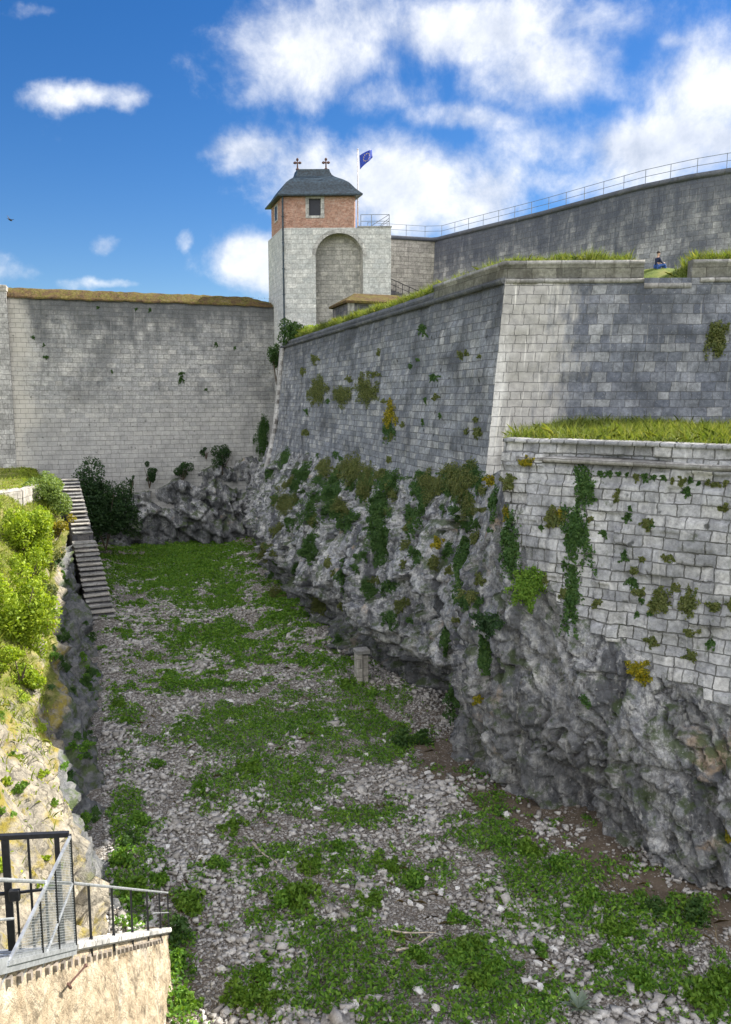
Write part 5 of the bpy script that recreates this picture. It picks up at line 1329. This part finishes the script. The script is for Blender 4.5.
Pz = np.array([(x, y, FLOOR) for x, y in XY]); den = weed_density(Pz)
nz_ = np.array([.5*mn.noise(Vector((x*.55, y*.55, 0)))+.45*mn.noise(Vector((x*1.7, y*1.7, 4)))+.35*mn.noise(Vector((x*4, y*4, 9))) for x, y in XY])
thr = den*.95+nz_*1.15+.02
keep = (thr > .30) & (rng.uniform(size=n0) < np.clip((thr-.24)*2.4, 0, 1))
sp_ = (nz_ > .30) & (rng.uniform(size=n0) < .22) & (XY[:, 1] < 60)         # stray sprigs
XYk = XY[keep | sp_]; thk = np.clip(thr[keep | sp_], 0, 1.6)
Zk = np.array([floor_z(x, y) for x, y in XYk])
n = len(XYk); hgt = rng.uniform(0, 1, n)**.8*(.05+.22*np.clip(thk-.3, 0, 1))
C_ = np.stack([XYk[:, 0], XYk[:, 1], Zk+.02+hgt], 1); L = rng.uniform(.06, .15, n)*np.where(XYk[:, 1] > 35, 1.35, 1)
tag(link('ground_weeds', leaf_mesh('ground_weeds', C_, rdirs(n, .25), rdirs(n, 1.3), L, L*.5), M['weed']), kind='stuff')

n = 5200; XYd = np.stack([rng.uniform(.2, 16, n), 14+34*rng.uniform(0, 1, n)**1.3], 1)
XYd = np.array([(x, y) for x, y in XYd if x < interp(y, [8, 15, 18.5, 23, 27, 33, 41, 51], [18, 14.8, 13.3, 11.8, 11.9, 10.9, 9.9, 9.5])-.4 and mn.noise(Vector((x*.5, y*.5, 60))) > -.02])
Bd = np.array([(x, y, floor_z(x, y)) for x, y in XYd])
tag(link('dry_stems', grass_mesh('dry_stems', Bd, rng.uniform(.10, .42, len(Bd)), .012, 1.1), leaf_mat('straw', [(.16, .12, .07), (.28, .22, .13), (.40, .33, .21)])), kind='stuff')
# taller clumps, each a plant of its own (a few kinds, copied)
def clump_proto(nl, r, h, mat, leaf):
    P, d, nn, L = crown(nl, (r, r, h), leaf, 8, .5); P[:, 2] += h*.6; ix = connected(P, 1.0*leaf); P, d, nn, L = P[ix], d[ix], nn[ix], L[ix]
    return leaf_mesh('weed_clump', P, d, nn, L, L*.5), mat
protos = [clump_proto(420, .34, .24, M['weed'], .10), clump_proto(520, .42, .30, M['bright'], .11), clump_proto(300, .26, .2, M['weed'], .09), clump_proto(460, .36, .32, M['ivy'], .10)]
for me, mt in protos: me.materials.append(mt)
spots = [(128, 858, 3), (140, 830, 0), (133, 905, 1), (122, 880, 0), (162, 888, 0), (190, 908, 1), (175, 965, 0), (182, 1000, 1), (176, 940, 3), (246, 992, 1), (275, 1000, 1), (262, 975, 0), (240, 990, 2), (482, 990, 1), (470, 945, 1), (458, 960, 0), (495, 975, 0),
         (508, 918, 2), (455, 918, 2), (386, 868, 1), (412, 885, 0), (370, 905, 1), (300, 900, 1), (280, 905, 0), (230, 832, 1), (216, 868, 0), (260, 868, 2), (118, 716, 1), (128, 730, 0), (402, 745, 3), (420, 742, 3), (350, 690, 1), (372, 700, 0), (340, 655, 3),
         (640, 985, 0), (700, 1000, 1), (725, 990, 1), (660, 915, 3), (690, 922, 3), (560, 868, 0), (530, 855, 1), (590, 900, 0), (620, 930, 1), (500, 845, 0), (540, 950, 2), (600, 960, 2), (420, 960, 2), (340, 850, 0), (310, 870, 1), (295, 780, 0), (250, 770, 1), (200, 790, 2), (155, 770, 2)]
WL = ['leafy dark green weed clump on the ditch floor', 'bright lime green weed clump on the ditch floor', 'small low weed clump on the ditch floor', 'bushy blackish green weed clump on the ditch floor']
WG = ['leafy weed clumps on the ditch floor', 'lime weed clumps on the ditch floor', 'small weed clumps on the ditch floor', 'dark weed clumps on the ditch floor']
for (x, y, kd) in spots:
    for rep in range(2 if y > 820 else 1):
        p = atZ(x+rng.uniform(-9, 9)*rep, y+rng.uniform(-6, 6)*rep, FLOOR); z = floor_z(p.x, p.y)
        o = bpy.data.objects.new('weed_clump', protos[kd][0]); col.objects.link(o); o.location = (p.x, p.y, z); o.rotation_euler.z = rng.uniform(0, 6.28); s = rng.uniform(.75, 1.25)*(1.15 if y < 780 else 1)*(.8 if rep else 1); o.scale = (s, s, s*rng.uniform(.8, 1.2))
        tag(o, WL[kd], 'weed', WG[kd])
# a silvery thistle
p = atZ(578, 1012, FLOOR); z = floor_z(p.x, p.y); mb_d = []
az = np.linspace(0, 2*np.pi, 22, endpoint=False)+rng.uniform(-.1, .1, 22); el = rng.uniform(.25, .9, 22)
dd_ = np.stack([np.cos(az)*np.cos(el), np.sin(az)*np.cos(el), np.sin(el)], 1); L = rng.uniform(.3, .5, 22)
nn_ = np.stack([-np.cos(az)*np.sin(el), -np.sin(az)*np.sin(el), np.cos(el)], 1)
th = link('thistle', leaf_mesh('thistle', dd_*L[:, None]*.5, dd_, nn_, L, L*.22, .3), leaf_mat('silvery_leaf', [(.16, .22, .17), (.22, .28, .22), (.28, .33, .27)]), None, (p.x, p.y, z+.05))
tag(th, 'silvery grey rosette of thistle leaves among weeds at the bottom edge', 'thistle')

# ---- rubble
def stone_verts(n, s):
    """n jittered angular blocks -> verts (n,8,3)"""
    c = np.array([(x, y, z) for x in (-1, 1) for y in (-1, 1) for z in (-1, 1)], float)
    v = c[None]*rng.uniform(.35, 1, (n, 8, 3)); v *= np.stack([rng.uniform(.7, 1.3, n), rng.uniform(.5, 1.0, n), rng.uniform(.3, .7, n)], 1)[:, None]*s[:, None, None]*.5
    a = rng.uniform(0, 6.28, n); t = rng.normal(0, .4, n); ca, sa, ct, st__ = np.cos(a), np.sin(a), np.cos(t), np.sin(t)
    y = v[..., 1]*ct[:, None]-v[..., 2]*st__[:, None]; z = v[..., 1]*st__[:, None]+v[..., 2]*ct[:, None]; x = v[..., 0]
    return np.stack([x*ca[:, None]-y*sa[:, None], x*sa[:, None]+y*ca[:, None], z], -1)
QF = np.array([(0, 1, 3, 2), (4, 6, 7, 5), (0, 4, 5, 1), (2, 3, 7, 6), (0, 2, 6, 4), (1, 5, 7, 3)])
n0 = 150000
XY = np.stack([rng.uniform(-.4, 18, n0), 10+58*rng.uniform(0, 1, n0)**1.35], 1)
den = weed_density(np.array([(x, y, FLOOR) for x, y in XY])); so_ = np.array([soil_amt(x, y) for x, y in XY])
nz_ = np.array([mn.noise(Vector((x*.45, y*.45, 20)))+.5*mn.noise(Vector((x*1.5, y*1.5, 21))) for x, y in XY])
kp = rng.uniform(size=n0) < np.clip(.75+.8*nz_-.55*den-.8*so_, .03, 1)
XYs = XY[kp]; n = len(XYs); s = .06+.15*rng.uniform(0, 1, n)**2.4+.10*(rng.uniform(size=n) < .05)
s = s*np.array([max(.55, 1+.9*mn.noise(Vector((x*.35, y*.35, 40)))+.5*mn.noise(Vector((x*1.1, y*1.1, 41)))) for x, y in XYs])
V = stone_verts(n, s); V[..., 0] += XYs[:, 0:1]; V[..., 1] += XYs[:, 1:2]; V[..., 2] += np.array([floor_z(x, y) for x, y in XYs])[:, None]+(s*.2)[:, None]
F = (np.arange(n)[:, None, None]*8+QF[None]).reshape(-1, 4)
tag(link('rubble', mesh_np('rubble', V.reshape(-1, 3), F), M['stone']), kind='stuff')
# bigger blocks, one by one
sp_m = []
for q in range(8):
    bm = bmesh.new(); bmesh.ops.create_icosphere(bm, subdivisions=1, radius=.5)
    ax = [Vector(rdirs(1)[0]) for _ in range(7)]; of = [rng.uniform(.17, .36) for _ in range(7)]
    for v in bm.verts:
        for a_, f_ in zip(ax, of):
            e = v.co.dot(a_)-f_
            if e > 0: v.co -= a_*e
        v.co += Vector(rng.normal(0, .035, 3)); v.co.z *= .62; v.co.x *= 1.15
    me = bpy.data.meshes.new('loose_stone'); bm.to_mesh(me); bm.free(); me.materials.append(M['stone']); sp_m.append(me)
cnt = 0
big = [(350, 772, .55), (428, 772, .5), (404, 768, .42), (315, 778, .35), (428, 800, .55), (318, 810, .45), (462, 778, .45), (450, 800, .4), (505, 815, .5), (242, 800, .38), (207, 845, .5), (382, 905, .4), (292, 895, .35), (330, 800, .3), (240, 948, .35), (500, 908, .4), (570, 960, .4), (525, 985, .4), (310, 905, .3), (165, 740, .5), (140, 755, .4), (150, 870, .35), (95, 690, .4), (170, 740, .4), (440, 880, .4)]
cand = [(x, y, s_*.8) for x, y, s_ in big]
tries = 0
while len(cand) < 265:
    x, y = rng.uniform(105, 725), 560+460*rng.uniform(0, 1)**1.1; p = atZ(x, y, FLOOR)
    rbx = interp(p.y, [8, 15, 18.5, 23, 27, 33, 41, 51, 64, 76], [18, 14.8, 13.3, 11.8, 11.9, 10.9, 9.9, 9.5, 11, 12.9])
    if not (.3 < p.x < rbx-.3): continue
    dd1 = weed_density(np.array([p[:]]))[0]
    if rng.uniform() < .55*dd1+.5*soil_amt(p.x, p.y): continue
    cand.append((x, y, float(rng.uniform(.16, .30)+.10*(rng.uniform() < .1))))
for (x, y, s_) in cand:
    p = atZ(x, y, FLOOR); o = bpy.data.objects.new('loose_stone', sp_m[int(rng.integers(8))]); col.objects.link(o)
    o.location = (p.x, p.y, floor_z(p.x, p.y)+s_*.14); o.rotation_euler = (rng.normal(0, .2), rng.normal(0, .2), rng.uniform(0, 6.28)); o.scale = (s_, s_*rng.uniform(.7, 1), s_*rng.uniform(.7, 1.1))
    tag(o, 'loose grey limestone block lying on the rubble of the ditch floor', 'stone', 'limestone blocks on the ditch floor')

# ---- the person sitting in the embrasure
ph_ = turf_bvh.ray_cast(Vector((0, 0, 0)), ray(657, 268.5).normalized()); pc = ph_[0] if ph_[0] is not None else C0+FD*(UE0+.42)-FN*.55; pz = pc.z-.1
skin = plain('skin', (.45, .28, .2), .6, 0, .1); navy = plain('navy_cloth', (.012, .018, .05), .8, 0, .2); bluec = plain('blue_denim', (.03, .08, .26), .8, 0, .2); hair = plain('dark_hair', (.03, .02, .015), .7, 0, .2)
def skinned(name, verts, edges, mat, parent=None, loc=None, lvl=2):
    me = bpy.data.meshes.new(name); me.from_pydata([v[:3] for v in verts], edges, [])
    o = bpy.data.objects.new(name, me); col.objects.link(o); me.materials.append(mat)
    if parent: o.parent = parent
    if loc is not None: o.location = loc
    sk = o.modifiers.new('skin', 'SKIN')
    for i, v in enumerate(verts):
        r_ = v[3]; me.skin_vertices[0].data[i].radius = r_ if hasattr(r_, '__len__') else (r_, r_)
    me.skin_vertices[0].data[0].use_root = True
    o.modifiers.new('sub', 'SUBSURF').levels = lvl; o.modifiers['sub'].render_levels = lvl
    dg_ = bpy.context.evaluated_depsgraph_get(); dg_.update()
    m2 = bpy.data.meshes.new_from_object(o.evaluated_get(dg_)); o.modifiers.clear(); o.data = m2
    m2.polygons.foreach_set('use_smooth', [True]*len(m2.polygons)); return o
# local axes: x = along the wall to the right (the way the knees point), y = inward, z up; pelvis at origin
pv = [(0, 0, .10, .13), (0, 0, .30, .13), (.02, 0, .48, (.15, .12)), (.03, 0, .60, .06), (.05, 0, .68, .055), (.06, 0, .76, .095), (.07, 0, .86, .085),
      (.02, -.18, .52, .055), (.12, -.24, .28, .045), (.34, -.14, .26, .035), (.42, -.12, .27, .04), (.02, .18, .52, .055), (.12, .24, .28, .045), (.34, .14, .26, .035), (.42, .12, .27, .04),
      (.02, -.10, .08, .09), (.42, -.11, .20, .065), (.50, -.11, -.18, .05), (.60, -.11, -.21, .04), (.02, .10, .08, .09), (.42, .11, .22, .065), (.52, .11, -.18, .05), (.62, .11, -.21, .04)]
pe = [(0, 1), (1, 2), (2, 3), (3, 4), (4, 5), (5, 6), (2, 7), (7, 8), (8, 9), (9, 10), (2, 11), (11, 12), (12, 13), (13, 14), (0, 15), (15, 16), (16, 17), (17, 18), (0, 19), (19, 20), (20, 21), (21, 22)]
person = skinned('person', pv, pe, skin, None, (pc.x, pc.y, pz+.13)); person.rotation_euler.z = math.atan2(FD.y, FD.x)+.25
tag(person, 'person in dark top and blue trousers sitting in the grassy gap of the parapet', 'person')
jv = [(0, 0, .12, .145), (0, 0, .30, .145), (.02, 0, .48, (.165, .135)), (.03, 0, .57, .075), (.02, -.18, .52, .07), (.12, -.24, .28, .058), (.30, -.155, .265, .047), (.02, .18, .52, .07), (.12, .24, .28, .058), (.30, .155, .265, .047)]
skinned('jacket', jv, [(0, 1), (1, 2), (2, 3), (2, 4), (4, 5), (5, 6), (2, 7), (7, 8), (8, 9)], navy, person)
tv = [(0, 0, .08, .15), (.02, -.10, .08, .105), (.42, -.11, .20, .08), (.495, -.11, -.12, .062), (.02, .10, .08, .105), (.42, .11, .22, .08), (.515, .11, -.12, .062)]
skinned('trousers', tv, [(0, 1), (1, 2), (2, 3), (0, 4), (4, 5), (5, 6)], bluec, person)
hm = MB(); hm.ico((.045, 0, .86), (.105, .098, .085), 3); hm.build('hair', hair, person, smooth=True)

# ---- bird high on the left
bp = ray(10, 220).normalized()*60
bv_ = [(-.17, 0, 0, .02), (-.05, 0, 0, .06), (.08, 0, .01, .055), (.16, 0, .03, .035), (.21, 0, .03, .01), (-.3, 0, .0, (.05, .01)), (-.02, .12, .07, (.05, .015)), (-.06, .32, .16, (.03, .008)), (-.02, -.12, .07, (.05, .015)), (-.06, -.32, .16, (.03, .008))]
bird = skinned('bird', bv_, [(1, 0), (1, 2), (2, 3), (3, 4), (0, 5), (1, 6), (6, 7), (1, 8), (8, 9)], M['black'], None, bp); bird.rotation_euler = (.5, .2, 1.0)
tag(bird, 'small dark bird flying in the blue sky above the end wall', 'bird')
